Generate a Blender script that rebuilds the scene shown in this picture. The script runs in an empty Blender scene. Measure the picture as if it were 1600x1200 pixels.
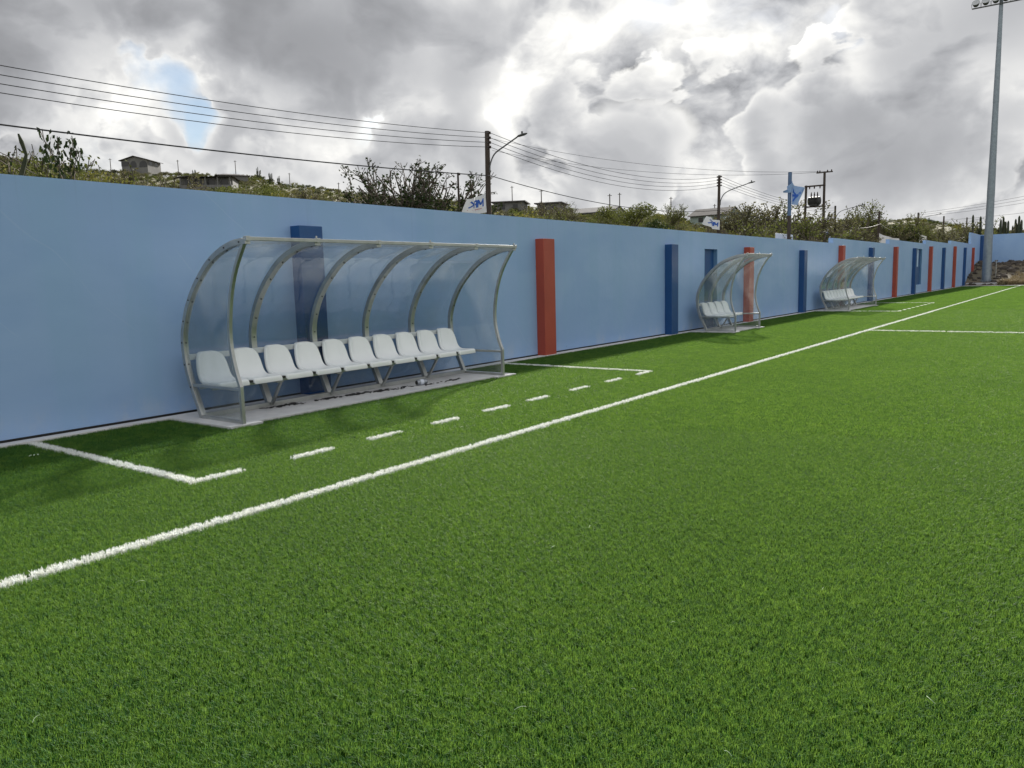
import bpy, bmesh, math, random
import numpy as np
from mathutils import Vector, Matrix

R = math.radians
scene = bpy.context.scene
col = scene.collection
rnd = random.Random(7)

# ------------------------------------------------------------------ camera
EYE = Vector((0, 0, 1.55))
FWD = Vector((-0.59196809, 0.79494982, -0.13277259))
RIGHT = Vector((0.80387566, 0.59421329, -0.02635323))
UP = Vector((-0.05794574, 0.12233293, 0.99079612))
cam_data = bpy.data.cameras.new('camera')
cam_data.sensor_width = 36.0
cam_data.lens = 1212.1 / 1600 * 36.0
cam_data.clip_start = 0.05
cam_data.clip_end = 4000
cam = bpy.data.objects.new('camera', cam_data)
col.objects.link(cam)
m3 = Matrix((RIGHT, UP, -FWD)).transposed()
cam.matrix_world = Matrix.Translation(EYE) @ m3.to_4x4()
scene.camera = cam

# ------------------------------------------------------------------ sun, sky, exposure
SUN_DIR = Vector((-1.12, 3.5, 2.10)).normalized()       # towards the sun
sun_el = math.asin(SUN_DIR.z)
sun_az = math.atan2(SUN_DIR.x, SUN_DIR.y)
sl = bpy.data.lights.new('sun', 'SUN')
sl.energy = 4.6
sl.angle = R(3.2)
sl.color = (1.0, 0.95, 0.875)
sun = bpy.data.objects.new('sun', sl)
sun.rotation_euler = SUN_DIR.to_track_quat('Z', 'Y').to_euler()
sun.location = (-10, 30, 60)
col.objects.link(sun)

vs = scene.view_settings
vs.view_transform = 'Standard'
vs.look = 'None'
vs.exposure = 1.03
vs.gamma = 1.0
vs.use_curve_mapping = False


class NT:
    """small helper round a node tree"""
    def __init__(s, tree):
        s.t = tree
        tree.nodes.clear()

    def n(s, typ, ins=None, **props):
        nd = s.t.nodes.new(typ)
        for k, v in props.items():
            setattr(nd, k, v)
        for k, v in (ins or {}).items():
            s.set(nd.inputs[k], v)
        return nd

    def set(s, sock, v):
        if isinstance(v, bpy.types.NodeSocket):
            s.t.links.new(v, sock)
        else:
            try:
                sock.default_value = v
            except Exception:
                sock.default_value = tuple(v) + (1.0,)

    def m(s, op, a, b=0.0, c=None, clamp=False):
        nd = s.t.nodes.new('ShaderNodeMath')
        nd.operation = op
        nd.use_clamp = clamp
        s.set(nd.inputs[0], a)
        s.set(nd.inputs[1], b)
        if c is not None:
            s.set(nd.inputs[2], c)
        return nd.outputs[0]

    def v(s, op, a, b=None, sc=None):
        nd = s.t.nodes.new('ShaderNodeVectorMath')
        nd.operation = op
        s.set(nd.inputs[0], a)
        if b is not None:
            s.set(nd.inputs[1], b)
        if sc is not None:
            s.set(nd.inputs['Scale'], sc)
        return nd.outputs['Value'] if op in ('DOT_PRODUCT', 'LENGTH', 'DISTANCE') else nd.outputs['Vector']

    def ss(s, x, lo, hi, a=0.0, b=1.0):
        nd = s.t.nodes.new('ShaderNodeMapRange')
        nd.interpolation_type = 'SMOOTHSTEP'
        nd.clamp = True
        for i, q in enumerate((x, lo, hi, a, b)):
            s.set(nd.inputs[i], q)
        return nd.outputs[0]

    def mix(s, f, a, b):
        nd = s.t.nodes.new('ShaderNodeMix')
        nd.data_type = 'RGBA'
        s.set(nd.inputs[0], f)
        s.set(nd.inputs[6], a)
        s.set(nd.inputs[7], b)
        return nd.outputs[2]

    def noise(s, vec, scale, detail=4.0, rough=0.5, dist=0.0, lac=2.0, out='Fac'):
        nd = s.t.nodes.new('ShaderNodeTexNoise')
        if vec is not None:
            s.set(nd.inputs['Vector'], vec)
        nd.inputs['Scale'].default_value = scale
        nd.inputs['Detail'].default_value = detail
        nd.inputs['Roughness'].default_value = rough
        nd.inputs['Lacunarity'].default_value = lac
        nd.inputs['Distortion'].default_value = dist
        return nd.outputs[out]

    def link(s, a, b):
        s.t.links.new(a, b)


def build_world():
    w = bpy.data.worlds.new('World')
    scene.world = w
    w.use_nodes = True
    N = NT(w.node_tree)
    d0 = N.n('ShaderNodeTexCoord').outputs['Generated']
    sep = N.n('ShaderNodeSeparateXYZ', {0: d0})
    z = N.m('MAXIMUM', sep.outputs['Z'], 0.0)
    d = N.v('NORMALIZE', N.n('ShaderNodeCombineXYZ', {0: sep.outputs['X'], 1: sep.outputs['Y'], 2: z}).outputs[0])
    q = N.v('MULTIPLY', d, (1.0, 1.0, 1.55))
    ts = N.v('NORMALIZE', N.v('SUBTRACT', tuple(SUN_DIR), d))
    sd = N.v('DOT_PRODUCT', d, tuple(SUN_DIR))
    sdp = N.m('MAXIMUM', sd, 0.0)
    glow = N.m('POWER', sdp, 20.0)
    halo = N.m('POWER', sdp, 6.0)
    back = N.ss(sd, 0.40, -0.7)

    def warp(vec, s, det, amp):
        wv = N.noise(vec, s, det, 0.5, out='Color')
        return N.v('ADD', vec, N.v('SCALE', N.v('SUBTRACT', wv, (.5, .5, .5)), sc=amp))

    def banks(lst, amp):
        dd = N.v('NORMALIZE', warp(d, 6.0, 6, amp))
        s = None
        for az, el, rad, wgt in lst:
            c = Vector((-math.sin(R(az)) * math.cos(R(el)), math.cos(R(az)) * math.cos(R(el)), math.sin(R(el))))
            b = N.m('MULTIPLY', N.ss(N.v('DOT_PRODUCT', dd, tuple(c)), math.cos(R(rad)), 1.0), wgt)
            s = b if s is None else N.m('ADD', s, b)
        return s
    # high veil
    qv = warp(q, 3.0, 3, 0.20)
    vn = N.noise(N.v('ADD', qv, (1.3, 7.7, 0.4)), 3.4, 5, 0.52)
    LA = N.m('ADD', N.m('ADD', 0.215, N.m('MULTIPLY', N.ss(vn, .33, .66), 0.19)), N.m('MULTIPLY', glow, 0.10))
    LA = N.m('ADD', LA, N.m('MULTIPLY', back, 0.20))
    # heaped cloud
    qw = warp(N.v('ADD', q, (4.1, 0.3, 2.2)), 4.5, 4, 0.13)

    def heap(vec):
        a = N.noise(vec, 5.5, 8, 0.50)
        bl = N.m('ABSOLUTE', N.m('SUBTRACT', N.m('MULTIPLY', N.noise(vec, 11.0, 7, 0.46), 2.0), 1.0))
        return N.m('ADD', N.m('MULTIPLY', a, 1.0), N.m('MULTIPLY', bl, 0.30))
    hp = heap(qw)
    hp2 = heap(N.v('ADD', qw, N.v('SCALE', ts, sc=0.030)))
    relief = N.m('SUBTRACT', hp, hp2)
    gap = N.m('ADD', banks(GAPS, 0.22), N.m('ADD', N.m('MULTIPLY', N.m('SUBTRACT', .5, vn), 0.8), N.m('MULTIPLY', N.m('SUBTRACT', .57, hp), 1.5)))
    gap = N.ss(gap, 0.30, 1.0)
    c = N.m('ADD', N.m('ADD', 0.385, N.m('MULTIPLY', N.m('SUBTRACT', hp, 0.57), 2.0)), banks(BANKS, 0.26))
    c = N.m('SUBTRACT', c, N.m('MULTIPLY', gap, 0.40))
    LA = N.m('ADD', LA, N.m('MULTIPLY', relief, N.m('ADD', 0.45, N.m('MULTIPLY', glow, 1.0))))
    LA = N.m('SUBTRACT', LA, N.m('MULTIPLY', N.m('SUBTRACT', hp, 0.55), 0.8))
    fine = N.noise(N.v('ADD', qw, (9.1, 2.2, 5.5)), 15.0, 7, 0.55)
    LA = N.m('ADD', LA, N.m('MULTIPLY', N.m('SUBTRACT', fine, 0.52), 0.75))
    dB = N.ss(c, 0.38, 0.515)
    T = N.m('MAXIMUM', N.m('SUBTRACT', c, 0.42), 0.0)
    trans = N.m('EXPONENT', N.m('MULTIPLY', T, -3.4))
    rim = N.m('ADD', N.m('ADD', 0.45, N.m('MULTIPLY', glow, 0.16)), N.m('MULTIPLY', back, 0.10))
    core = N.m('ADD', N.m('ADD', 0.10, N.m('MULTIPLY', halo, 0.13)), N.m('MULTIPLY', back, 0.42))
    LB = N.m('ADD', N.m('MULTIPLY', rim, trans), N.m('MULTIPLY', core, N.m('SUBTRACT', 1.0, trans)))
    LB = N.m('ADD', LB, N.m('MULTIPLY', relief, N.m('ADD', N.m('ADD', 0.10, N.m('MULTIPLY', trans, 0.62)), N.m('MULTIPLY', glow, 0.75))))
    LB = N.m('MAXIMUM', LB, 0.11)
    low = N.ss(z, 0.125, 0.01)
    haze_l = N.m('ADD', 0.42, N.m('MULTIPLY', halo, 0.06))

    def hz(L, k):
        f = N.m('MULTIPLY', low, k)
        return N.m('ADD', N.m('MULTIPLY', L, N.m('SUBTRACT', 1.0, f)), N.m('MULTIPLY', haze_l, f))
    LA, LB = hz(LA, .6), hz(LB, .48)

    def tint(L):
        t = N.mix(N.ss(L, 0.14, 0.55), (0.965, 0.985, 1.04, 1), (1.0, 0.99, 0.955, 1))
        return N.v('SCALE', t, sc=L)
    skyt = N.n('ShaderNodeTexSky', {'Vector': d}, sky_type='NISHITA', sun_disc=False,
               sun_elevation=sun_el, sun_rotation=sun_az)
    skyt.air_density = 1.0
    skyt.dust_density = 0.4
    blue = N.v('SCALE', skyt.outputs[0], sc=SKY_STRENGTH)
    blue = N.mix(0.22, blue, tint(LA))
    c1 = N.mix(gap, tint(LA), blue)
    c2 = N.mix(dB, c1, tint(LB))
    bg = N.n('ShaderNodeBackground', {'Color': c2, 'Strength': 1.0})
    out = N.n('ShaderNodeOutputWorld')
    N.link(bg.outputs[0], out.inputs[0])
    w.cycles.sampling_method = 'MANUAL'
    w.cycles.sample_map_resolution = 1024


SKY_STRENGTH = 0.056
#        bearing left of +Y, elevation, radius, weight
BANKS = [
    (57, 19.5, 14, 0.40), (44, 16.0, 10, 0.44), (70, 17.5, 11, 0.26), (38.5, 13.0, 7, 0.32), (50, 13.5, 7, .16),
    (65, 10.6, 6, 0.10), (54.0, 9.0, 4, 0.10), (49.5, 8.2, 4.0, 0.08), (45.5, 8.8, 3.6, 0.08), (61, 7.8, 5, .04), (39, 8.0, 4, .16),
    (14.6, 7.6, 6, 0.52), (10.2, 8.2, 5, 0.42), (18.5, 7.0, 4, .20), (6, 14.5, 9, 0.34), (13, 12.5, 6, 0.06),
    (29, 7.4, 5, 0.14), (29.5, 12.0, 4, 0.05), (21.5, 16.5, 3.5, .18), (33, 16, 5, .10), (18, 11.5, 4, .12), (24, 9.0, 4, .10), (4, 7, 4, .25),
]
GAPS = [(59.3, 12.3, 3.4, 0.72), (57.0, 10.9, 3.0, 0.62), (53.2, 8.4, 3.0, 0.55), (46.5, 10.2, 2.6, .40), (12.9, 15.2, 2.0, .5), (27.0, 19.3, 2.6, .32), (25, 13.0, 2.4, .30), (63.5, 8.3, 3, .3)]
build_world()

# ------------------------------------------------------------------ helpers: materials
def mat(name):
    m = bpy.data.materials.new(name)
    m.use_nodes = True
    return m, NT(m.node_tree)


def finish(N, bsdf, disp=None):
    o = N.n('ShaderNodeOutputMaterial')
    N.link(bsdf, o.inputs[0])
    if disp is not None:
        N.link(disp, o.inputs[2])


def simple(name, c1, c2=None, scale=3.0, rough=0.7, metal=0.0, bump=0.0, bscale=40.0, stretch=(1, 1, 1), detail=5, spec=0.5):
    m, N = mat(name)
    pos = N.n('ShaderNodeNewGeometry').outputs['Position']
    v = N.v('MULTIPLY', pos, stretch)
    colr = c1
    if c2 is not None:
        f = N.ss(N.noise(v, scale, detail, 0.6), 0.32, 0.68)
        colr = N.mix(f, (*c1, 1), (*c2, 1))
    b = N.n('ShaderNodeBsdfPrincipled', {'Roughness': rough, 'Metallic': metal, 'Specular IOR Level': spec})
    N.set(b.inputs['Base Color'], colr if not isinstance(colr, tuple) else (*colr, 1))
    if bump:
        bp = N.n('ShaderNodeBump', {'Height': N.noise(v, bscale, 4, 0.6), 'Strength': bump, 'Distance': 0.01})
        N.link(bp.outputs[0], b.inputs['Normal'])
    finish(N, b.outputs[0])
    return m


def mat_wall():
    m, N = mat('painted_plaster_blue')
    pos = N.n('ShaderNodeNewGeometry').outputs['Position']
    base = N.mix(N.ss(N.noise(N.v('MULTIPLY', pos, (1, .25, .6)), 1.4, 5, .6), .3, .7), (0.262, 0.410, 0.685, 1), (0.298, 0.450, 0.712, 1))
    # faint vertical roller lanes and trowel bands
    lane = N.noise(N.v('MULTIPLY', pos, (0, 1.6, .05)), 1.0, 3, .6)
    base = N.mix(N.m('MULTIPLY', N.ss(lane, .45, .62), .35), base, (0.245, 0.42, 0.65, 1))
    # slanting pale hairlines left by the float
    w = N.n('ShaderNodeTexWave', {'Vector': N.v('ADD', N.n('ShaderNodeVectorRotate', {'Vector': pos, 'Angle': R(42)}, rotation_type='X_AXIS').outputs[0], N.v('SCALE', N.noise(pos, .7, 2, .5, out='Color'), sc=.5)),
                                  'Scale': 0.33, 'Distortion': 0.0}, bands_direction='Z', wave_type='BANDS')
    hair = N.m('MULTIPLY', N.ss(w.outputs['Fac'], .9988, 1.0), N.ss(N.noise(pos, .8, 2, .5), .5, .62))
    base = N.mix(N.m('MULTIPLY', hair, .22), base, (0.42, 0.55, 0.76, 1))
    # larger patches where the coat was rolled twice, and runs below the coping
    pa = N.noise(N.v('MULTIPLY', pos, (1, .35, .8)), .9, 3, .55)
    base = N.mix(N.m('MULTIPLY', N.ss(pa, .50, .60), .35), base, (0.215, 0.362, 0.65, 1))
    zz0 = N.n('ShaderNodeSeparateXYZ', {0: pos}).outputs['Z']
    run = N.ss(N.noise(N.v('MULTIPLY', pos, (1, 5.0, .12)), 1.0, 5, .7), .56, .74)
    base = N.mix(N.m('MULTIPLY', N.m('MULTIPLY', run, N.ss(zz0, .9, 3.0)), .28), base, (0.19, 0.30, 0.48, 1))
    # dusty splashes along the foot
    zz = N.n('ShaderNodeSeparateXYZ', {0: pos}).outputs['Z']
    foot = N.m('MULTIPLY', N.ss(zz, .45, 0.0), N.ss(N.noise(N.v('MULTIPLY', pos, (1, 1, .5)), 2.5, 6, .65), .42, .75))
    base = N.mix(N.m('MULTIPLY', foot, .5), base, (0.46, 0.52, 0.60, 1))
    sp = N.ss(N.noise(pos, 14, 2, .5), .76, .80)
    base = N.mix(N.m('MULTIPLY', N.m('MULTIPLY', sp, N.ss(zz, .5, 0.05)), .6), base, (0.16, 0.17, 0.16, 1))
    b = N.n('ShaderNodeBsdfPrincipled', {'Roughness': 0.55, 'Base Color': base})
    h = N.m('ADD', N.m('MULTIPLY', N.noise(N.v('MULTIPLY', pos, (1, .7, 1)), 1.6, 3, .5), 1.0), N.m('MULTIPLY', N.noise(pos, 60, 3, .6), .012))
    bp = N.n('ShaderNodeBump', {'Height': h, 'Strength': .5, 'Distance': .03})
    N.link(bp.outputs[0], b.inputs['Normal'])
    finish(N, b.outputs[0])
    return m


def mat_blade(name, c1, c2, c3, rough=0.45, trans=0.35, mottle=True):
    m, N = mat(name)
    pos = N.n('ShaderNodeNewGeometry').outputs['Position']
    f1 = N.ss(N.noise(pos, 38.0, 2, .6), .35, .65)
    c = N.mix(f1, (*c1, 1), (*c2, 1))
    rid = N.n('ShaderNodeObjectInfo').outputs['Random']
    c = N.mix(N.m('MULTIPLY', N.m('POWER', rid, 2.2), .85), c, (*c3, 1))
    if mottle:
        c = N.mix(N.ss(rid, .30, .0, .0, .65), c, (c1[0] * .45, c1[1] * .60, c1[2] * 1.25, 1))
        big = N.ss(N.noise(N.v('MULTIPLY', pos, (1, 1, 0)), .55, 5, .65), .36, .66)
        c = N.mix(N.m('MULTIPLY', big, .34), c, (c1[0] * .55, c1[1] * .72, c1[2] * 1.2, 1))
    d = N.n('ShaderNodeBsdfPrincipled', {'Base Color': c, 'Roughness': rough, 'Specular IOR Level': .12})
    t = N.n('ShaderNodeBsdfTranslucent', {'Color': N.mix(.55, c, (c3[0] * 1.25, c3[1] * 1.2, c3[2] * .8, 1))})
    mx = N.n('ShaderNodeMixShader', {0: trans})
    N.link(d.outputs[0], mx.inputs[1])
    N.link(t.outputs[0], mx.inputs[2])
    finish(N, mx.outputs[0])
    return m


def mat_leaf(name, c1, c2, trans=0.35):
    m, N = mat(name)
    g = N.n('ShaderNodeNewGeometry')
    rid = N.n('ShaderNodeObjectInfo').outputs['Random']
    f = N.ss(N.noise(g.outputs['Position'], 0.9, 4, .7), .3, .7)
    c = N.mix(f, (*c1, 1), (*c2, 1))
    c = N.mix(N.m('MULTIPLY', rid, .35), c, (c1[0] * 1.5, c1[1] * 1.15, c1[2] * 1.1, 1))
    d = N.n('ShaderNodeBsdfPrincipled', {'Base Color': c, 'Roughness': .75, 'Specular IOR Level': .08})
    t = N.n('ShaderNodeBsdfTranslucent', {'Color': N.mix(.5, c, (c2[0] * 1.25, c2[1] * 1.2, c2[2] * .9, 1))})
    mx = N.n('ShaderNodeMixShader', {0: trans})
    N.link(d.outputs[0], mx.inputs[1])
    N.link(t.outputs[0], mx.inputs[2])
    finish(N, mx.outputs[0])
    return m


def mat_clear(name, dust=0.065, tint=(0.84, 0.865, 0.88)):
    """thin polycarbonate: clear, faintly grey, glossy, with a film of dust"""
    m, N = mat(name)
    pos = N.n('ShaderNodeNewGeometry').outputs['Position']
    tr = N.n('ShaderNodeBsdfTransparent', {'Color': (*tint, 1)})
    gl = N.n('ShaderNodeBsdfGlossy', {'Color': (1, 1, 1, 1), 'Roughness': 0.035})
    fa = N.n('ShaderNodeLayerWeight', {'Blend': .5}).outputs['Facing']
    fr = N.m('ADD', .03, N.m('MULTIPLY', N.m('POWER', fa, 5.0), .9))
    bp = N.n('ShaderNodeBump', {'Height': N.noise(pos, 2.2, 3, .5), 'Strength': .12, 'Distance': .05})
    N.link(bp.outputs[0], gl.inputs['Normal'])
    mx = N.n('ShaderNodeMixShader', {0: fr})
    N.link(tr.outputs[0], mx.inputs[1])
    N.link(gl.outputs[0], mx.inputs[2])
    df = N.n('ShaderNodeBsdfDiffuse', {'Color': (.62, .63, .60, 1)})
    tl = N.n('ShaderNodeBsdfTranslucent', {'Color': (.62, .63, .60, 1)})
    dm = N.n('ShaderNodeMixShader', {0: .55})
    N.link(df.outputs[0], dm.inputs[1])
    N.link(tl.outputs[0], dm.inputs[2])
    # dust: drifts and wiped streaks
    n = N.ss(N.noise(N.v('MULTIPLY', pos, (1.2, 1.2, .6)), 1.7, 7, .65), .40, .74)
    f = N.m('ADD', dust * .35, N.m('MULTIPLY', n, dust))
    m2 = N.n('ShaderNodeMixShader', {0: f})
    N.link(mx.outputs[0], m2.inputs[1])
    N.link(dm.outputs[0], m2.inputs[2])
    finish(N, m2.outputs[0])
    return m


def mat_galv(name, base=(0.50, 0.51, 0.50), rough=0.38, metal=0.85):
    m, N = mat(name)
    pos = N.n('ShaderNodeNewGeometry').outputs['Position']
    v = N.n('ShaderNodeTexVoronoi', {'Vector': pos, 'Scale': 55.0})
    f = N.ss(N.noise(pos, 4.0, 6, .65), .3, .7)
    c = N.mix(f, (*base, 1), (base[0] * .78, base[1] * .79, base[2] * .80, 1))
    c = N.mix(N.m('MULTIPLY', N.ss(N.noise(N.v('MULTIPLY', pos, (1, 1, .3)), 9, 4, .7), .6, .75), .4), c, (.30, .28, .24, 1))
    r = N.m('ADD', rough - .06, N.m('MULTIPLY', v.outputs['Color'], .16))
    b = N.n('ShaderNodeBsdfPrincipled', {'Base Color': c, 'Metallic': metal, 'Roughness': r})
    finish(N, b.outputs[0])
    return m


def mat_concrete(name, c1=(.50, .50, .50), c2=(.40, .40, .41), stain=(.22, .22, .21)):
    m, N = mat(name)
    pos = N.n('ShaderNodeNewGeometry').outputs['Position']
    c = N.mix(N.ss(N.noise(pos, 2.1, 7, .65), .32, .7), (*c1, 1), (*c2, 1))
    c = N.mix(N.m('MULTIPLY', N.ss(N.noise(pos, 5.5, 6, .7), .60, .74), .3), c, (*stain, 1))
    b = N.n('ShaderNodeBsdfPrincipled', {'Base Color': c, 'Roughness': .85})
    bp = N.n('ShaderNodeBump', {'Height': N.noise(pos, 70, 4, .6), 'Strength': .4, 'Distance': .004})
    N.link(bp.outputs[0], b.inputs['Normal'])
    finish(N, b.outputs[0])
    return m


M = {}
M['wall'] = mat_wall()
M['navy'] = simple('navy_paint', (.005, .055, .195), (.007, .066, .215), 2.0, .5, bump=.15, bscale=50)
M['red'] = simple('brick_red_paint', (.34, .054, .030), (.38, .062, .034), 2.0, .5, bump=.15, bscale=50)
M['concrete'] = mat_concrete('pale_concrete', (.60, .60, .61), (.48, .48, .50))
M['blade'] = mat_blade('turf_fibre', (.031, .112, .027), (.062, .168, .029), (.160, .272, .048), rough=.55, trans=.42)
M['white_blade'] = mat_blade('white_turf_fibre', (.78, .80, .78), (.84, .85, .82), (.80, .84, .88), trans=.12, mottle=False)
M['turf_base'] = simple('turf_backing', (.016, .060, .008), (.026, .082, .010), 6.0, 1.0, spec=0.0)
M['white_base'] = simple('white_turf_backing', (.60, .62, .60), (.5, .52, .5), 20, .9)
M['galv'] = mat_galv('aluminium_frame')
M['mast'] = mat_galv('galvanised_mast', (.25, .295, .345), .42, .45)
M['clear'] = mat_clear('clear_polycarbonate')
M['dusty'] = mat_clear('dusty_polycarbonate', .085, (.90, .92, .925))
M['seat'] = simple('white_plastic', (.87, .89, .91), (.84, .86, .88), 2.0, .22)
M['rail_white'] = simple('white_rail_paint', (.62, .65, .68), (.55, .58, .61), 3, .4)
M['bolt'] = simple('dark_bolt', (.05, .05, .05), rough=.5, metal=.6)
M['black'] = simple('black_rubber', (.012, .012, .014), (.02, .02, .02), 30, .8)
M['wood'] = simple('tarred_pole', (.040, .030, .026), (.065, .050, .042), 2.5, .9, stretch=(6, 6, .4), bump=.5, bscale=8)
M['steel_grey'] = simple('grey_steel', (.16, .165, .18), (.12, .125, .135), 4, .7, .2, spec=.2)
M['wire'] = simple('wire', (.06, .06, .064), rough=1.0, spec=0.0)
M['white_cable'] = simple('pale_cable', (.62, .60, .56), rough=.6)
M['flag'] = simple('white_flag_cloth', (.74, .75, .78), (.68, .69, .73), 3, .8)
M['flag_blue'] = simple('blue_print', (.02, .09, .42), (.03, .12, .46), 4, .8)
M['flag_red'] = simple('red_print', (.45, .12, .16), rough=.8)
M['flag_green'] = simple('green_cloth', (.02, .28, .12), (.03, .34, .15), 4, .8)
M['flag_light'] = simple('pale_blue_cloth', (.22, .33, .54), (.28, .39, .60), 3, .8)
M['leaf'] = mat_leaf('scrub_leaf', (.058, .080, .024), (.108, .124, .038), .30)
M['leaf_dark'] = mat_leaf('dark_leaf', (.016, .030, .012), (.032, .050, .018), .2)
M['leaf_yellow'] = mat_leaf('yellow_green_leaf', (.098, .112, .026), (.155, .155, .042), .32)
M['leaf_grey'] = mat_leaf('grey_green_leaf', (.074, .082, .046), (.126, .126, .070), .26)
M['bark'] = simple('bark', (.075, .062, .050), (.13, .11, .09), 6, .9, bump=.5)
M['cactus'] = simple('cactus_skin', (.030, .038, .024), (.055, .060, .038), 4, .9, bump=.4, spec=.1)
M['soil'] = simple('dry_soil', (.17, .125, .085), (.10, .085, .055), .08, .95, detail=8)
M['hill'] = simple('scrub_slope', (.070, .076, .034), (.125, .112, .060), .06, .95, detail=8)
M['rock'] = simple('embankment_rock', (.085, .070, .058), (.045, .038, .033), 1.5, .95, bump=.8, bscale=6)
M['drygrass'] = mat_leaf('dry_grass', (.16, .135, .085), (.24, .205, .13), .2)
M['render'] = simple('grey_render', (.165, .165, .16), (.125, .125, .125), .6, .85)
M['render_white'] = simple('pale_render', (.38, .38, .38), (.31, .31, .32), .6, .85)
M['render_mint'] = simple('mint_render', (.27, .33, .315), (.23, .29, .28), .6, .85)
M['roof'] = simple('weathered_roof', (.075, .072, .074), (.11, .105, .105), .8, .9, spec=.1)
M['roof_tin'] = simple('pale_tin_roof', (.17, .17, .175), (.13, .13, .135), .8, .9, spec=.1)
M['dark'] = simple('dark_opening', (.012, .013, .015), rough=.3)
M['glass'] = simple('window_glass', (.03, .035, .04), rough=.08)
M['lamp'] = simple('lamp_housing', (.10, .105, .11), (.13, .135, .14), 6, .8, 0, spec=.1)
M['lens'] = simple('lamp_lens', (.5, .52, .55), rough=.15)
M['transformer'] = simple('transformer_paint', (.030, .032, .034), (.05, .05, .052), 3, .6)
M['ceramic'] = simple('insulator', (.05, .035, .03), rough=.8, spec=.1)
M['tin'] = simple('tin_can', (.34, .36, .40), (.24, .26, .30), 30, .3, .7)
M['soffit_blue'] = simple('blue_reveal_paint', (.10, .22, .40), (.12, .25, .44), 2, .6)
M['pale_panel'] = simple('pale_blue_panel', (.42, .56, .78), (.46, .6, .8), 2, .5)
M['sign_board'] = simple('sign_board', (.62, .66, .74), (.56, .60, .70), 2, .5)
M['sign_blue'] = simple('sign_blue', (.02, .12, .45), rough=.5)
M['pole_blue'] = simple('faded_blue_paint', (.07, .13, .25), (.09, .15, .27), 3, .6)
M['fibre'] = simple('pale_fibre', (.36, .46, .30), rough=.7)


# ------------------------------------------------------------------ helpers: meshes
class MB:
    def __init__(s):
        s.v, s.f = [], []

    def add(s, vs, fs):
        o = len(s.v)
        s.v += [tuple(p) for p in vs]
        s.f += [tuple(i + o for i in f) for f in fs]
        return s

    def box(s, lo, hi, mtx=None):
        x0, y0, z0 = lo
        x1, y1, z1 = hi
        vs = [(x0, y0, z0), (x1, y0, z0), (x1, y1, z0), (x0, y1, z0), (x0, y0, z1), (x1, y0, z1), (x1, y1, z1), (x0, y1, z1)]
        if mtx is not None:
            vs = [tuple(mtx @ Vector(p)) for p in vs]
        return s.add(vs, [(0, 3, 2, 1), (4, 5, 6, 7), (0, 1, 5, 4), (1, 2, 6, 5), (2, 3, 7, 6), (3, 0, 4, 7)])

    def tube(s, pts, r, n=8, cap=True, flat=None):
        """round tube along pts; r a number or one per point"""
        pts = [Vector(p) for p in pts]
        rs = r if isinstance(r, (list, tuple)) else [r] * len(pts)
        o = len(s.v)
        k = len(pts)
        up = Vector((0, 0, 1))
        a = None
        for i, p in enumerate(pts):
            t = (pts[min(i + 1, k - 1)] - pts[max(i - 1, 0)]).normalized()
            if a is None:
                a = t.cross(up)
                if a.length < .05:
                    a = t.cross(Vector((1, 0, 0)))
            a = (a - t * a.dot(t)).normalized()
            b = t.cross(a)
            for j in range(n):
                q = 2 * math.pi * (j + .5) / n
                s.v.append(tuple(p + (a * math.cos(q) + b * math.sin(q)) * rs[i]))
        for i in range(k - 1):
            for j in range(n):
                j2 = (j + 1) % n
                s.f.append((o + i * n + j, o + i * n + j2, o + (i + 1) * n + j2, o + (i + 1) * n + j))
        if cap:
            s.f.append(tuple(o + j for j in reversed(range(n))))
            s.f.append(tuple(o + (k - 1) * n + j for j in range(n)))
        return s

    def sweep(s, path, y0, y1, depth):
        """square bar bent along a path of (x, z); path is its outer face"""
        o = len(s.v)
        k = len(path)
        for i, (x, z) in enumerate(path):
            a = path[max(i - 1, 0)]
            b = path[min(i + 1, k - 1)]
            tx, tz = b[0] - a[0], b[1] - a[1]
            l = math.hypot(tx, tz)
            nx, nz = -tz / l * depth, tx / l * depth
            s.v += [(x, y0, z), (x, y1, z), (x + nx, y1, z + nz), (x + nx, y0, z + nz)]
        for i in range(k - 1):
            for j in range(4):
                j2 = (j + 1) % 4
                s.f.append((o + 4 * i + j, o + 4 * (i + 1) + j, o + 4 * (i + 1) + j2, o + 4 * i + j2))
        s.f.append((o, o + 1, o + 2, o + 3))
        e = o + 4 * (k - 1)
        s.f.append((e + 3, e + 2, e + 1, e))
        return s

    def mesh(s, name, m, smooth=False, angle=None):
        me = bpy.data.meshes.new(name)
        me.from_pydata(s.v, [], s.f)
        if m is not None:
            me.materials.append(m)
        if smooth:
            me.polygons.foreach_set('use_smooth', [True] * len(me.polygons))
        bm = bmesh.new()
        bm.from_mesh(me)
        bmesh.ops.recalc_face_normals(bm, faces=bm.faces)
        bm.to_mesh(me)
        bm.free()
        if smooth and angle:
            try:
                me.set_sharp_from_angle(angle=R(angle))
            except Exception:
                pass
        return me

    def obj(s, name, m, parent=None, smooth=False, angle=None, bevel=0.0, loc=None):
        me = s.mesh(name, m, smooth, angle)
        return put(name, me, parent, bevel, loc)


def put(name, me, parent=None, bevel=0.0, loc=None, rz=0.0, sc=None):
    o = bpy.data.objects.new(name, me)
    col.objects.link(o)
    if parent is not None:
        o.parent = parent
    if loc is not None:
        o.location = loc
    if rz:
        o.rotation_euler.z = rz
    if sc is not None:
        o.scale = sc
    if bevel:
        bv = o.modifiers.new('edges', 'BEVEL')
        bv.width = bevel
        bv.segments = 2
        bv.limit_method = 'ANGLE'
        bv.angle_limit = R(40)
    return o


def tag(o, label=None, cat=None, group=None, kind=None):
    if label:
        o['label'] = label
    if cat:
        o['category'] = cat
    if group:
        o['group'] = group
    if kind:
        o['kind'] = kind
    return o


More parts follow.
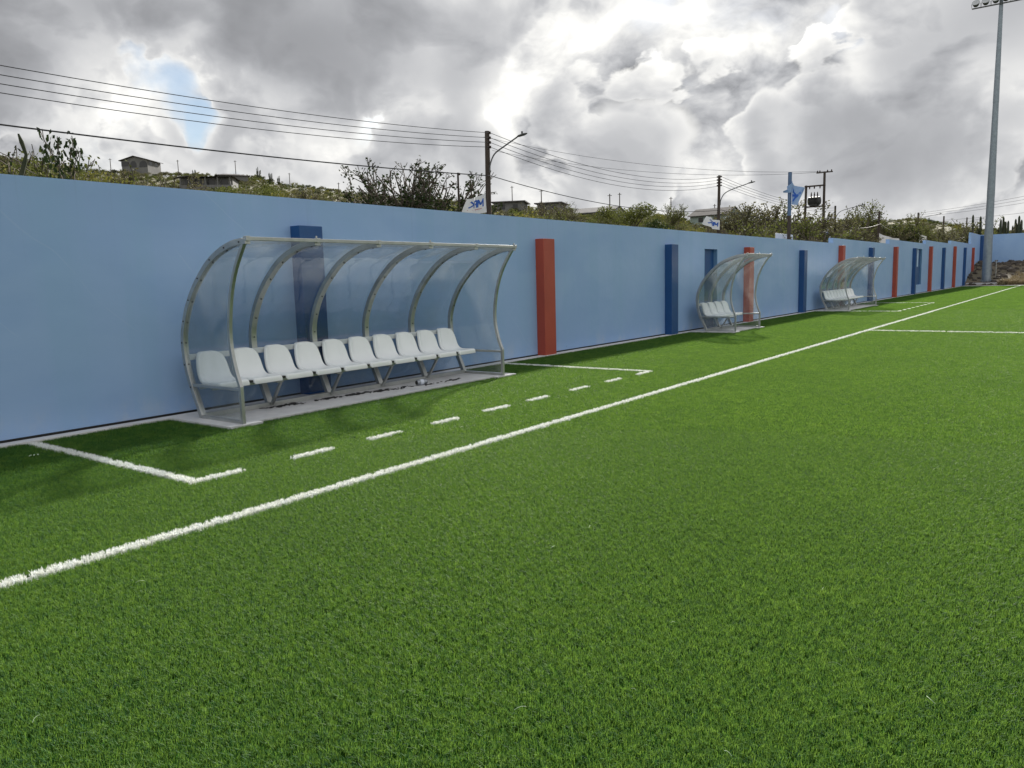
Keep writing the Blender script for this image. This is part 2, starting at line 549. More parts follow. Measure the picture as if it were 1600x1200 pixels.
def thing(name, label, cat, loc=(0, 0, 0), rz=0.0, group=None):
    o = bpy.data.objects.new(name, None)
    o.empty_display_size = .2
    col.objects.link(o)
    o.location = loc
    o.rotation_euler.z = rz
    return tag(o, label, cat, group)


def copy_tree(o, parent=None):
    c = o.copy()
    col.objects.link(c)
    if parent is not None:
        c.parent = parent
    for ch in list(o.children):
        copy_tree(ch, c)
    return c


def spline(pts, n=6):
    """Catmull-Rom through the points"""
    P = [Vector(p) for p in pts]
    P = [P[0] * 2 - P[1]] + P + [P[-1] * 2 - P[-2]]
    out = []
    for i in range(1, len(P) - 2):
        for k in range(n):
            t = k / n
            out.append(.5 * ((2 * P[i]) + (P[i + 1] - P[i - 1]) * t + (2 * P[i - 1] - 5 * P[i] + 4 * P[i + 1] - P[i + 2]) * t * t
                             + (3 * P[i] - P[i - 1] - 3 * P[i + 1] + P[i + 2]) * t ** 3))
    out.append(P[-2])
    return out


def sstep(x, a, b):
    t = min(1, max(0, (x - a) / (b - a)))
    return t * t * (3 - 2 * t)


def lerp_table(x, tab):
    if x <= tab[0][0]:
        return tab[0][1]
    for (a, va), (b, vb) in zip(tab, tab[1:]):
        if x <= b:
            return va + (vb - va) * (x - a) / (b - a)
    return tab[-1][1]


# ------------------------------------------------------------------ terrain
RIDGE = [(-180, 1.0), (-60, 1.3), (-10, 1.8), (3.4, 2.05), (5.7, 2.3), (6.8, 2.5), (8.3, 2.95), (9.6, 3.25), (10.5, 3.05), (12.8, 3.15), (14.7, 3.1),
         (21.4, 3.4), (25.4, 4.0), (27.2, 4.3), (31.7, 4.7), (37.7, 5.2), (40.9, 5.55), (45.5, 6.05), (47.9, 6.35),
         (49.9, 6.7), (52, 6.9), (54.1, 7.4), (57, 7.45), (60, 7.45), (63, 7.5), (65.6, 7.7), (69, 8.05), (80, 8.2), (110, 5), (140, 2), (180, 1.0)]
REACH = [(-180, 320), (0, 280), (10, 260), (22, 230), (30, 210), (40, 230), (50, 300), (70, 300), (110, 300), (180, 320)]


def bearing(x, y):
    return math.degrees(math.atan2(-x, y))


def polar(az, d):
    return -math.sin(R(az)) * d, math.cos(R(az)) * d


def wob(x, y):
    return (math.sin(x * .031 + 1.3) * math.cos(y * .027 + .4) + .5 * math.sin(x * .083 + y * .061))


def terrain_z(x, y):
    d = math.hypot(x, y)
    az = bearing(x, y)
    top = math.tan(R(lerp_table(az, RIDGE)))
    Rr = lerp_table(az, REACH)
    zr = 1.55 + Rr * top
    s = d / Rr
    if s < 1:
        z = zr * max(0, s) ** (1.4 + .9 * sstep(24 - az, 0, 9) * sstep(az, -25, 0))
        z += wob(x, y) * 1.1 * s * (1 - s) * 2
    else:
        z = zr + (d - Rr) * top * .25 * math.exp(-(d - Rr) / 150)
    # level ground of the pitch and its wall
    out = max(-9.2 - x, y - 92.0)
    if x > 0 and y < 92:
        out = max(out, x - 75.0)
    if y < -30:
        out = max(out, -45 - y)
    z = z * sstep(out, 0, 9) - .12 * (1 - sstep(out, 0, 1.5))
    return z


def build_terrain():
    mb = MB()
    rs = [0, 3, 6, 9, 12, 15, 18, 22, 26, 31, 37, 44, 52, 62, 74, 88, 104, 122, 142, 164, 188, 212, 236, 260, 285, 310, 340, 380, 450, 600, 900, 1500, 2500]
    A = list(np.arange(-180, -20, 10)) + list(np.arange(-20, 90, 1.5)) + list(np.arange(90, 180, 6))
    n = len(A)
    for r in rs[1:]:
        for a in A:
            x, y = polar(a, r)
            mb.v.append((x, y, terrain_z(x, y)))
    mb.v.append((0, 0, -.12))
    c = len(mb.v) - 1
    for j in range(n):
        mb.f.append((c, j, (j + 1) % n))
    for i in range(len(rs) - 2):
        for j in range(n):
            j2 = (j + 1) % n
            mb.f.append((i * n + j, (i + 1) * n + j, (i + 1) * n + j2, i * n + j2))
    o = mb.obj('hillside', M['hill'], smooth=True)
    tag(o, kind='structure')
    return o


build_terrain()

# ------------------------------------------------------------------ pitch: backing sheets
TZ = -0.038            # level of the turf backing; fibre tips reach about zero
XT, XD, YE = -4.66, -5.80, 77.1
WX = -9.06


def sheet(name, x0, y0, x1, y1, z, m, kind='structure'):
    o = MB().add([(x0, y0, z), (x1, y0, z), (x1, y1, z), (x0, y1, z)], [(0, 1, 2, 3)]).obj(name, m)
    return tag(o, kind=kind)


tb = MB()
tb.box((-8.84, -45, TZ - .06), (70, YE, TZ))
tag(tb.obj('turf_backing', M['turf_base']), kind='structure')

LINES = []      # (name, x0, y0, x1, y1)
LINES.append(('touchline', XT - .046, -45, XT + .046, YE))
LINES.append(('halfway_line', XT + .046, 21.945, 69, 22.055))
DASH = [(3.36, 3.86), (4.37, 4.86), (5.33, 5.79), (6.28, 6.73), (7.22, 7.70), (8.13, 8.60), (9.17, 9.64), (10.18, 10.63), (11.16, 11.68)]
for shift in (0.0, 29.05):
    for a, b in DASH:
        LINES.append(('line_dash', XD - .042, a + shift, XD + .042, b + shift))
    LINES.append(('technical_area_line', -8.83, 3.36 + shift, XD - .042, 3.455 + shift))
    LINES.append(('technical_area_line', -8.83, 11.585 + shift, XD - .042, 11.68 + shift))
DUGOUTS = [(5.12, 5, 10), (20.42, 2, 4), (32.72, 5, 10)]      # near end, bays, seats
BAY = 0.988
PADS = []
for y, n, k in DUGOUTS:
    y0, y1 = y - .17, y + n * BAY + .27
    PADS += [(-8.84, y0, -7.60, y0 + .42), (-8.84, y0 + .42, -7.70, y1 - .5), (-8.84, y1 - .5, -7.60, y1)]

# ------------------------------------------------------------------ tufted fibres (one object per field / line)
def tuft_mesh(rs, nblade, rad, hmin, hmax, w, lean):
    vs, fs = [], []
    for _ in range(nblade):
        a = rs.uniform(0, 2 * math.pi)
        r = rad * math.sqrt(rs.random())
        bx, by = r * math.cos(a), r * math.sin(a)
        h = rs.uniform(hmin, hmax)
        la = rs.uniform(0, 2 * math.pi)
        le = rs.uniform(.1, 1.0) * lean
        dx, dy = math.cos(la), math.sin(la)
        sa = la + math.pi / 2 + rs.uniform(-.7, .7)
        sx, sy = math.cos(sa) * w / 2, math.sin(sa) * w / 2
        m1 = (bx + dx * h * .30 * le, by + dy * h * .30 * le, h * .60)
        t1 = (bx + dx * h * .95 * le, by + dy * h * .95 * le, h * (1.0 - .22 * le))
        o = len(vs)
        vs += [(bx - sx, by - sy, 0), (bx + sx, by + sy, 0), (m1[0] + sx, m1[1] + sy, m1[2]), (m1[0] - sx, m1[1] - sy, m1[2]),
               (t1[0] + sx * .35, t1[1] + sy * .35, t1[2]), (t1[0] - sx * .35, t1[1] - sy * .35, t1[2])]
        fs += [(o, o + 1, o + 2, o + 3), (o + 3, o + 2, o + 4, o + 5)]
    return vs, fs


def scatter(name, variants, pts, var, rot, scl, mats, mat_ids=None, loc=(0, 0, 0)):
    """one object: its mesh holds the tuft shapes and the places; a node modifier sets a shape at each place"""
    vs, fs, fvar, fm = [], [], [], []
    for i, (v, f) in enumerate(variants):
        o = len(vs)
        vs += v
        fs += [tuple(k + o for k in q) for q in f]
        fvar += [i] * len(f)
        if mat_ids:
            fm += list(mat_ids[i])
    nt = len(vs)
    npt = len(pts)
    me = bpy.data.meshes.new(name)
    me.from_pydata(vs + [tuple(p) for p in pts], [], fs)
    for m in mats:
        me.materials.append(m)
    if fm:
        me.polygons.foreach_set('material_index', fm)

    def attr(nm, typ, dom, data):
        a = me.attributes.new(nm, typ, dom)
        a.data.foreach_set('value', data)
    attr('shape', 'INT', 'FACE', fvar)
    attr('place', 'BOOLEAN', 'POINT', [False] * nt + [True] * npt)
    z = [0] * nt
    attr('pick', 'INT', 'POINT', z + [int(i) for i in var])
    attr('turn', 'FLOAT', 'POINT', [0.0] * nt + [float(i) for i in rot])
    attr('size', 'FLOAT', 'POINT', [0.0] * nt + [float(i) for i in scl])
    o = put(name, me)
    g = bpy.data.node_groups.new(name, 'GeometryNodeTree')
    g.interface.new_socket('Geometry', in_out='INPUT', socket_type='NodeSocketGeometry')
    g.interface.new_socket('Geometry', in_out='OUTPUT', socket_type='NodeSocketGeometry')
    L = g.links.new
    gi = g.nodes.new('NodeGroupInput')
    go = g.nodes.new('NodeGroupOutput')

    def na(nm, t):
        n = g.nodes.new('GeometryNodeInputNamedAttribute')
        n.data_type = t
        n.inputs[0].default_value = nm
        return n.outputs[0]
    se = g.nodes.new('GeometryNodeSeparateGeometry')
    se.domain = 'POINT'
    L(gi.outputs[0], se.inputs[0])
    L(na('place', 'BOOLEAN'), se.inputs[1])
    sp = g.nodes.new('GeometryNodeSplitToInstances')
    sp.domain = 'FACE'
    L(se.outputs[1], sp.inputs[0])
    L(na('shape', 'INT'), sp.inputs['Group ID'])
    mp = g.nodes.new('GeometryNodeMeshToPoints')
    L(se.outputs[0], mp.inputs[0])
    ip = g.nodes.new('GeometryNodeInstanceOnPoints')
    L(mp.outputs[0], ip.inputs['Points'])
    L(sp.outputs[0], ip.inputs['Instance'])
    ip.inputs['Pick Instance'].default_value = True
    L(na('pick', 'INT'), ip.inputs['Instance Index'])
    cx = g.nodes.new('ShaderNodeCombineXYZ')
    L(na('turn', 'FLOAT'), cx.inputs[2])
    L(cx.outputs[0], ip.inputs['Rotation'])
    L(na('size', 'FLOAT'), ip.inputs['Scale'])
    L(ip.outputs[0], go.inputs[0])
    md = o.modifiers.new('tufts', 'NODES')
    md.node_group = g
    return o


def build_turf():
    rg = np.random.default_rng(5)
    rs = random.Random(3)
    #      shape kinds: small (near), medium, large (far)
    SM = [tuft_mesh(rs, 12, .012, .023, .035, .0024, .85) for _ in range(12)]
    MD = [tuft_mesh(rs, 28, .040, .024, .043, .0042, .75) for _ in range(6)]
    LG = [tuft_mesh(rs, 64, .110, .026, .044, .0080, .62) for _ in range(4)]
    zones = [  # x0, x1, y0, y1, rmin, rmax, per m2, kind, margin
        (-8.84, 6.5, -4.5, 9.0, 0.0, 8.0, 2500, 0, .012),
        (-8.84, 12, -7, 17.5, 8.0, 17.0, 620, 1, .034),
        (-8.84, 12, 0, 36, 17.0, 34.0, 340, 1, .040),
        (-8.84, 10, 20, YE, 34.0, 80.0, 100, 2, .080),
    ]
    P, V, S = [], [], []
    offs = (0, len(SM), len(SM) + len(MD))
    cnt = (len(SM), len(MD), len(LG))
    for x0, x1, y0, y1, r0, r1, den, kind, mg in zones:
        n = int((x1 - x0) * (y1 - y0) * den)
        g = 1 / math.sqrt(den)                       # loose rows of tufts
        gx, gy = np.meshgrid(np.arange(x0, x1, g), np.arange(y0, y1, g))
        p = np.column_stack((gx.ravel(), gy.ravel())) + rg.uniform(-.42 * g, .42 * g, (gx.size, 2))
        n = len(p)
        d = np.hypot(p[:, 0], p[:, 1])
        keep = (d >= r0) & (d < r1)
        for nm, a, b, c, e in LINES:
            k = mg * .55
            keep &= ~((p[:, 0] > a - k) & (p[:, 0] < c + k) & (p[:, 1] > b - k) & (p[:, 1] < e + k))
        for a, b, c, e in PADS:
            keep &= ~((p[:, 0] < c - .004) & (p[:, 1] > b - .015) & (p[:, 1] < e + .015))
        p = p[keep]
        P.append(p)
        V.append(rg.integers(0, cnt[kind], len(p)) + offs[kind])
        S.append(rg.uniform(.85, 1.15, len(p)))
    P = np.vstack(P)
    V = np.concatenate(V)
    S = np.concatenate(S)
    pts = np.column_stack((P, np.full(len(P), TZ)))
    o = scatter('turf_grass', SM + MD + LG, pts, V, rg.uniform(0, 6.283, len(P)), S, [M['blade']])
    tag(o, 'bright green artificial turf covering the pitch', 'turf', kind='stuff')

    # white fibres of the painted lines
    SW = [tuft_mesh(rs, 10, .009, .028, .041, .0034, .55) for _ in range(6)]
    MW = [tuft_mesh(rs, 26, .030, .030, .046, .0070, .7) for _ in range(4)]
    for nm, a, b, c, e in LINES:
        o = sheet(nm, a + .002, b + .002, c - .002, e - .002, TZ + .004, M['white_base'])
        P, V, S = [], [], []
        for r0, r1, den, kind, mg in ((0, 14, 3200, 0, .004), (14, 80, 700, 1, .022)):
            xa, xb, ya, yb = max(a, -9), min(c, 9), max(b, -3), min(e, YE)
            n = int((xb - xa) * (yb - ya) * den)
            p = np.column_stack((rg.uniform(xa + mg, xb - mg, n), rg.uniform(ya + mg, yb - mg, n)))
            d = np.hypot(p[:, 0], p[:, 1])
            p = p[(d >= r0) & (d < r1)]
            P.append(p)
            V.append(rg.integers(0, 6 if kind == 0 else 4, len(p)) + (0 if kind == 0 else 6))
            S.append(rg.uniform(.9, 1.15, len(p)))
        P = np.vstack(P)
        if not len(P):
            continue
        f = scatter('white_fibres', SW + MW, np.column_stack((P, np.full(len(P), TZ + .002))), np.concatenate(V),
                    rg.uniform(0, 6.283, len(P)), np.concatenate(S), [M['white_blade']])
        f.parent = o
        tag(f, kind='stuff')


build_turf()

# loose pale strands lying on the turf
sm = MB()
for i in range(22):
    az = rnd.uniform(2, 72)
    d = rnd.uniform(2.4, 9)
    x, y = polar(az, d)
    if x < -7.4:
        continue
    a = rnd.uniform(0, 6.28)
    L = rnd.uniform(.02, .06)
    bend = rnd.uniform(-.5, .5)
    pts = [(x + math.cos(a + bend * t) * L * t, y + math.sin(a + bend * t) * L * t, .002 + .006 * math.sin(t * 3)) for t in (0, .35, .7, 1)]
    sm.tube(pts, .0009, 3)
tag(sm.obj('loose_fibres', M['fibre']), 'pale loose fibres lying on the green turf', 'fibres', kind='stuff')
pm = MB()
for i in range(3):
    x, y = -8.05 + i * .01, 3.06 + i * .035
    pm.box((x, y, .004), (x + .012, y + .05, .009), Matrix.Translation((x, y, 0)) @ Matrix.Rotation(.9 + i * .2, 4, 'Z') @ Matrix.Translation((-x, -y, 0)))
tag(pm.obj('litter_scrap', M['fibre']), 'pale torn scrap on the dark turf beside the nearest white corner line', 'litter')

# ------------------------------------------------------------------ wall foot: concrete strip and dugout pads
st = MB()
ys = [-45.0] + list(np.arange(-3, 78, 3.0)) + [YE + .2]
for a, b in zip(ys, ys[1:]):
    st.box((-9.012, a + .004, -.10), (-8.85 + .008 * math.sin(a * 1.7), b - .004, .004 + .004 * math.sin(a * 2.3)))
tag(st.obj('concrete_strip', M['concrete'], bevel=.004), kind='structure')
for (a, b, c, e) in PADS:
    pd = MB()
    pd.box((a + .012, b + .001, -.10), (c, e - .001, .008))
    tag(pd.obj('concrete_pad', M['concrete']), kind='structure')

# ------------------------------------------------------------------ boundary wall
wall = thing('boundary_wall', 'long pale blue rendered wall with red and navy pilasters beside the pitch', 'wall', (WX, 20, 0))
inv = wall.location


def wpart(name, boxes, m, label=None, bevel=.006):
    b = MB()
    for lo, hi in boxes:
        b.box([lo[i] - inv[i] for i in range(3)], [hi[i] - inv[i] for i in range(3)])
    o = b.obj(name, m, wall, bevel=bevel)
    if label:
        o['label'] = label
    return o


XB = WX - .20
GZ = -.4
d0, d1, dt = 21.69, 22.66, 2.30
w0, w1, wb, wt = 56.05, 57.9, .55, 2.86
SEG = [(-45, 35.72, 2.77), (35.72, 47.44, 2.99), (47.44, 59.22, 3.24), (59.22, 70.8, 3.48), (70.8, 83.4, 3.73), (83.4, 91.2, 4.76)]
for a, b, zt in SEG:
    boxes = []
    if a < d0 < b:
        boxes = [((XB, a, GZ), (WX, d0, zt)), ((XB, d1, GZ), (WX, b, zt)), ((XB, d0, dt), (WX, d1, zt))]
    elif a < w0 < b:
        boxes = [((XB, a, GZ), (WX, w0, zt)), ((XB, w1, GZ), (WX, b, zt)), ((XB, w0, wt), (WX, w1, zt)), ((XB, w0, GZ), (WX, w1, wb))]
    else:
        boxes = [((XB, a, GZ), (WX, b, zt))]
    wpart('wall_panel', boxes, M['wall'], bevel=0)
dd = wpart('door', [((WX - .16, d0 + .002, -.05), (WX - .115, d1 - .002, dt - .002))], M['navy'], 'navy door set back behind the small dugout', bevel=0)
wpart('black_foot_band', [((WX - .001, -44, -.06), (WX + .006, d0 - .01, .026)), ((WX - .001, d1 + .01, -.06), (WX + .006, 80, .026))], M['black'], bevel=0)  # thin black band along the foot of the wall, broken at the door
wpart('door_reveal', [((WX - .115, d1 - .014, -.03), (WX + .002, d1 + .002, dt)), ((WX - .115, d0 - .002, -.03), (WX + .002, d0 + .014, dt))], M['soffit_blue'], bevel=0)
wpart('hatch', [((WX - .17, w0 + .002, wb), (WX - .10, w1 - .002, 1.72))], M['navy'], 'navy half-height hatch in the far opening', bevel=0)
wpart('hatch_panel', [((WX - .17, w0 + .002, 1.722), (WX - .13, w1 - .5, wt))], M['pale_panel'], bevel=0)
wpart('hatch_panel', [((WX - .17, w1 - .498, 1.722), (WX - .12, w1 - .002, wt))], M['navy'], bevel=0)
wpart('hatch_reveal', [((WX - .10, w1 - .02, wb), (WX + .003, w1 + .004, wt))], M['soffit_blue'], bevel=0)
PIL = [(7.06, 'navy', 2.38), (13.08, 'red', 2.36), (19.06, 'navy', 2.37), (24.9, 'red', 2.40), (30.86, 'navy', 2.39), (36.65, 'red', 2.68), (42.5, 'navy', 2.69),
       (48.6, 'red', 2.84), (54.5, 'navy', 2.86), (60.6, 'red', 3.08), (66.5, 'navy', 3.10), (72.35, 'red', 3.30), (78.65, 'navy', 3.31), (84.5, 'red', 3.41)]
PIL = [(y - 6 * (k + 1), c, z) for k, (y, c, z) in enumerate([(7.06, 'red', 2.38), (7.06, 'navy', 2.38)])] + PIL
for y, c, zt in PIL:
    wpart('pillar', [((WX - .004, y, -.05), (WX + .20, y + .405, zt))], M[c], 'red square pilaster' if c == 'red' else 'navy square pilaster', bevel=.008)
ew = MB()
ew.box((0, 0, GZ), (75, .2, 4.77))
endw = ew.obj('end_wall', M['wall'], loc=(WX, 91.2, 0))
tag(endw, 'pale blue wall across the end of the pitch on an earth bank', 'wall')
cp = MB()
cp.box((0, 0, 0), (.3, .40, 4.70))
co = cp.obj('corner_pillar', M['navy'], wall, bevel=.006, loc=(WX - inv[0] - .002, 90.78 - inv[1], 0))
co['label'] = 'tall navy pilaster in the far corner'

# ------------------------------------------------------------------ dugouts
k = .98
REAR = [(-7.345, 2.095), (-7.46, 2.092), (-7.62, 2.075), (-7.82, 2.02), (-8.00, 1.945), (-8.16, 1.85), (-8.33, 1.71), (-8.47, 1.57), (-8.60, 1.40), (-8.68, 1.255),
        (-8.75, 1.08), (-8.775, .93), (-8.77, .77), (-8.74, .60), (-8.685, .44), (-8.60, .26), (-8.50, .04)]
REAR = [(p.x, p.y) for p in spline([(a, b, 0) for a, b in REAR], 3)]
FRONT = [(-7.345, 2.09), (-7.53, 1.83), (-7.635, 1.63), (-7.705, 1.42), (-7.75, 1.19), (-7.765, 1.0), (-7.75, .83), (-7.70, .63), (-7.63, .455), (-7.63, .03)]
FRONT_S = [(p.x, p.y) for p in spline([(a, b, 0) for a, b in FRONT[:-1]], 3)] + [FRONT[-1]]


def off(path, d):
    out = []
    n = len(path)
    for i, (x, z) in enumerate(path):
        a, b = path[max(i - 1, 0)], path[min(i + 1, n - 1)]
        tx, tz = b[0] - a[0], b[1] - a[1]
        l = math.hypot(tx, tz)
        out.append((x - tz / l * d, z + tx / l * d))
    return out


def seat_mesh():
    prof = [(.215, .425), (.213, .450), (.190, .466), (.10, .455), (.0, .442), (-.085, .442), (-.150, .462), (-.196, .512), (-.224, .582), (-.246, .655), (-.270, .725), (-.288, .772), (-.302, .796), (-.320, .806)]
    wid = [.192, .200, .206, .211, .214, .216, .216, .214, .208, .198, .180, .154, .120, .066]
    nu = 13
    vs, fs = [], []
    nv = len(prof)
    for i, ((x, z), w) in enumerate(zip(prof, wid)):
        for j in range(nu):
            t = -1 + 2 * j / (nu - 1)
            e = abs(t) ** 4
            fx, fz = 0, 0
            if 2 < i < nv - 2:
                s = (i - 2) / (nv - 4)
                bk = sstep(i, 5, 9)
                fx = e * .042 * bk
                fz = e * .026 * (1 - bk) * sstep(i, 1, 4)
                dish = (1 - t * t)
                fx -= .012 * dish * bk
                fz -= .010 * dish * (1 - bk)
            vs.append((x + fx, t * w, z + fz))
    for i in range(nv - 1):
        for j in range(nu - 1):
            a = i * nu + j
            fs.append((a, a + 1, a + nu + 1, a + nu))
    # turned-down rim all round the shell
    rim = [j for j in range(nu)] + [i * nu + nu - 1 for i in range(1, nv)] + [(nv - 1) * nu + j for j in range(nu - 2, -1, -1)] + [i * nu for i in range(nv - 2, 0, -1)]
    o = len(vs)
    for r in rim:
        x, y, z = vs[r]
        i = r // nu
        bk = sstep(i, 4.5, 8.5)
        ny = 0.006 * (1 if y > 0 else -1)
        if i == 0:
            vs.append((x - .006, y, z - .040))
        else:
            vs.append((x - .060 * bk, y + ny, z - .062 * (1 - bk)))
    n = len(rim)
    for q in range(n):
        q2 = (q + 1) % n
        fs.append((rim[q], o + q, o + q2, rim[q2]))
    me = bpy.data.meshes.new('seat')
    me.from_pydata(vs, [], fs)
    me.materials.append(M['seat'])
    me.polygons.foreach_set('use_smooth', [True] * len(me.polygons))
    bm = bmesh.new()
    bm.from_mesh(me)
    bmesh.ops.recalc_face_normals(bm, faces=bm.faces)
    bm.to_mesh(me)
    bm.free()
    return me


SEAT = seat_mesh()
PAIR = 0.988


def slab(path, y0, y1, th):
    """thin bent sheet following path between y0 and y1"""
    b = MB()
    inner = off(path, th)
    n = len(path)
    for (x, z), (x2, z2) in zip(path, inner):
        b.v += [(x, y0, z), (x, y1, z), (x2, y1, z2), (x2, y0, z2)]
    for i in range(n - 1):
        for j in range(4):
            j2 = (j + 1) % 4
            b.f.append((4 * i + j, 4 * i + 4 + j, 4 * i + 4 + j2, 4 * i + j2))
    b.f += [(0, 1, 2, 3), (4 * n - 1, 4 * n - 2, 4 * n - 3, 4 * n - 4)]
    return b


def make_dugout(yn, nb, ns, label, clear, detail):
    t = thing('dugout', label, 'dugout', (-8.1, yn, .008), 0, 'team shelters along the wall')
    Lx, Lz = -8.1, .03

    def loc(path):
        return [(x - Lx, z - Lz) for x, z in path]
    rear, front = loc(REAR), loc(FRONT_S)
    length = nb * BAY
    Y = [i * BAY for i in range(nb + 1)]
    rw = .082
    ys = [(.0, .066)] + [(y - rw / 2, y + rw / 2) for y in Y[1:-1]] + [(length - .066, length)]
    for i, (a, b) in enumerate(ys):
        rb = MB().sweep(rear, a, b, .062)
        # flat cover strip clamping the sheets
        rb2 = MB().sweep(off(rear[2:-4], -.008), a + .012, b - .012, .006)
        r = rb.obj('rib', M['galv'], t, bevel=.004)
        rb2.obj('cover_strip', M['galv'], r)
        if detail:
            bm_ = MB()
            inn = off(rear, .063)
            for q in range(3, len(rear) - 3, 5):
                x, z = inn[q]
                bm_.tube([(x, (a + b) / 2, z), (x + (inn[q][0] - rear[q][0]) * .16, (a + b) / 2, z + (inn[q][1] - rear[q][1]) * .16)], .009, 6)
                if i == 0:
                    bm_.tube([((x + rear[q][0]) / 2, a + .001, (z + rear[q][1]) / 2), ((x + rear[q][0]) / 2, a - .007, (z + rear[q][1]) / 2)], .009, 6)
            tag(bm_.obj('bolts', M['bolt'], r), kind='stuff')
    for i in range(nb):
        a = ys[i][1] - .018
        b = ys[i + 1][0] + .018
        slab(off(rear[1:-1], .010), a, b, .004).obj('roof_sheet', clear, t, smooth=True, angle=40)
    # end frames
    for e, (a, b) in enumerate(((.004, .046), (length - .046, length - .004))):
        MB().sweep([(x, z) for x, z in reversed(front)], a, b, .042).obj('front_post', M['galv'], t, bevel=.003)
        mb = MB()
        mb.box((-8.665 - Lx, a + .004, .405 - Lz), (-7.655 - Lx, b - .004, .440 - Lz))
        mb.obj('end_rail', M['galv'], t, bevel=.003)
        mb = MB()
        mb.box((-8.50 - Lx, a + .004, .0), (-7.66 - Lx, b - .004, .036))
        mb.obj('foot_rail', M['galv'], t, bevel=.003)
        # clear end sheet between rear arch and front post
        ym = (a + b) / 2
        inn = off(rear, .045)
        zs = np.linspace(2.02 - Lz, .05 - Lz + .02, 36)
        b_ = MB()

        def xat(path, z):
            for (x0, z0), (x1, z1) in zip(path, path[1:]):
                if (z0 - z) * (z1 - z) <= 0 and z0 != z1:
                    return x0 + (x1 - x0) * (z - z0) / (z1 - z0)
            return path[-1][0]
        for z in zs:
            xr, xf = xat(inn[2:], z), xat(front, z) - .02
            if xf - xr < .02:
                xr = xf - .02
            b_.v += [(xr, ym - .002, z), (xf, ym - .002, z), (xf, ym + .002, z), (xr, ym + .002, z)]
        for q in range(len(zs) - 1):
            for j in range(4):
                j2 = (j + 1) % 4
                b_.f.append((4 * q + j, 4 * q + 4 + j, 4 * q + 4 + j2, 4 * q + j2))
        b_.obj('end_sheet', clear, t)
    # roof front rail with its sleeves
    mb = MB()
    for i in range(nb):
        mb.box((-7.372 - Lx, Y[i] + .012, 2.072 - Lz), (-7.328 - Lx, Y[i + 1] - .012, 2.112 - Lz))
    rr = mb.obj('roof_rail', M['galv'], t, bevel=.004)
    for i in range(nb + 1):
        mb = MB()
        mb.box((-7.378 - Lx, Y[i] - .026 + (.028 if i == 0 else 0) - (.028 if i == nb else 0), 2.066 - Lz), (-7.322 - Lx, Y[i] + .026 + (.028 if i == 0 else 0) - (.028 if i == nb else 0), 2.119 - Lz))
        if i % 2 == 1 or i == nb:
            mb.box((-7.36 - Lx, Y[i] - .02 - (.03 if i == nb else 0), 2.119 - Lz), (-7.34 - Lx, Y[i] - .006 - (.03 if i == nb else 0), 2.146 - Lz))
        mb.obj('rail_sleeve', M['galv'], rr, bevel=.003)
    # bench
    mb = MB()
    mb.box((-8.725 - Lx, .05, .715 - Lz), (-8.690 - Lx, length - .05, .785 - Lz))
    mb.obj('back_rail', M['rail_white'], t, bevel=.004)
    for x in (-8.27, -8.52):
        mb = MB()
        mb.box((x - .02 - Lx, .05, .372 - Lz), (x + .02 - Lx, length - .05 if x < -8.4 else length - .06, .410 - Lz))
        mb.obj('bench_beam', M['galv'], t, bevel=.003)
    mb = MB()
    mb.box((-8.505 - Lx, .046, .0), (-8.445 - Lx, length - .046, .058))
    mb.obj('base_rail', M['galv'], t, bevel=.003)
    for y in Y[1:-1]:
        mb = MB()
        mb.sweep([(-8.235 - Lx, .374 - Lz), (-8.445 - Lx, .05 - Lz + .02)], y - .018, y + .018, .034)
        mb.box((-8.31 - Lx, y - .05, .365 - Lz - .006), (-8.22 - Lx, y + .05, .373 - Lz - .002))
        mb.obj('strut', M['galv'], t, bevel=.002)
    # seats
    pitch = (length - .10) / ns if ns > 4 else .49
    for i in range(ns):
        y = .05 + pitch * (i + .5) if ns > 4 else .06 + pitch * (i + .5)
        s = put('seat', SEAT, t, loc=(-8.37 - Lx, y, -Lz))
        sd = s.modifiers.new('shell', 'SOLIDIFY')
        sd.thickness = .006
        sd.offset = -1
        sb = s.modifiers.new('round', 'SUBSURF')
        sb.levels = sb.render_levels = 1
        if i < ns - 1 and detail:
            mb = MB()
            mb.box((-8.235 - Lx, y + pitch / 2 - .026, .412 - Lz), (-8.185 - Lx, y + pitch / 2 + .026, .440 - Lz))
            mb.obj('seat_bracket', M['bolt'], t)
    return t


make_dugout(*DUGOUTS[0], 'nearest long curved dugout with ten white bucket seats', M['clear'], True)
make_dugout(*DUGOUTS[1], 'short curved dugout with four white seats in front of the navy door', M['dusty'], False)
make_dugout(*DUGOUTS[2], 'farthest curved dugout with a dusty clear roof and ten white seats', M['dusty'], False)

# rubber crumbs and a can on the near pad
cr = MB()
rc = random.Random(11)
clumps = [(-8.33, 6.35, .40, 26), (-8.30, 6.9, .22, 30), (-8.27, 7.35, .30, 46), (-8.19, 7.75, .22, 42), (-8.11, 8.15, .22, 24), (-8.02, 8.75, .3, 16), (-8.0, 9.25, .25, 14), (-8.40, 6.1, .3, 16)]
for cx_, cy_, sp, n in clumps:
    for _ in range(n):
        x, y = cx_ + rc.gauss(0, .035), cy_ + rc.gauss(0, sp * .5)
        r = rc.uniform(.010, .048)
        m = rc.randint(5, 7)
        h = rc.uniform(.003, .010)
        ang = [2 * math.pi * j / m + rc.uniform(-.3, .3) for j in range(m)]
        ring = [(x + math.cos(a) * r * rc.uniform(.5, 1.1) * .8, y + math.sin(a) * r * rc.uniform(.5, 1.5), .009) for a in ang]
        cr.add(ring + [(a[0] * .7 + x * .3, a[1] * .7 + y * .3, .009 + h) for a in ring],
               [(j, (j + 1) % m, m + (j + 1) % m, m + j) for j in range(m)] + [tuple(range(m, 2 * m))])
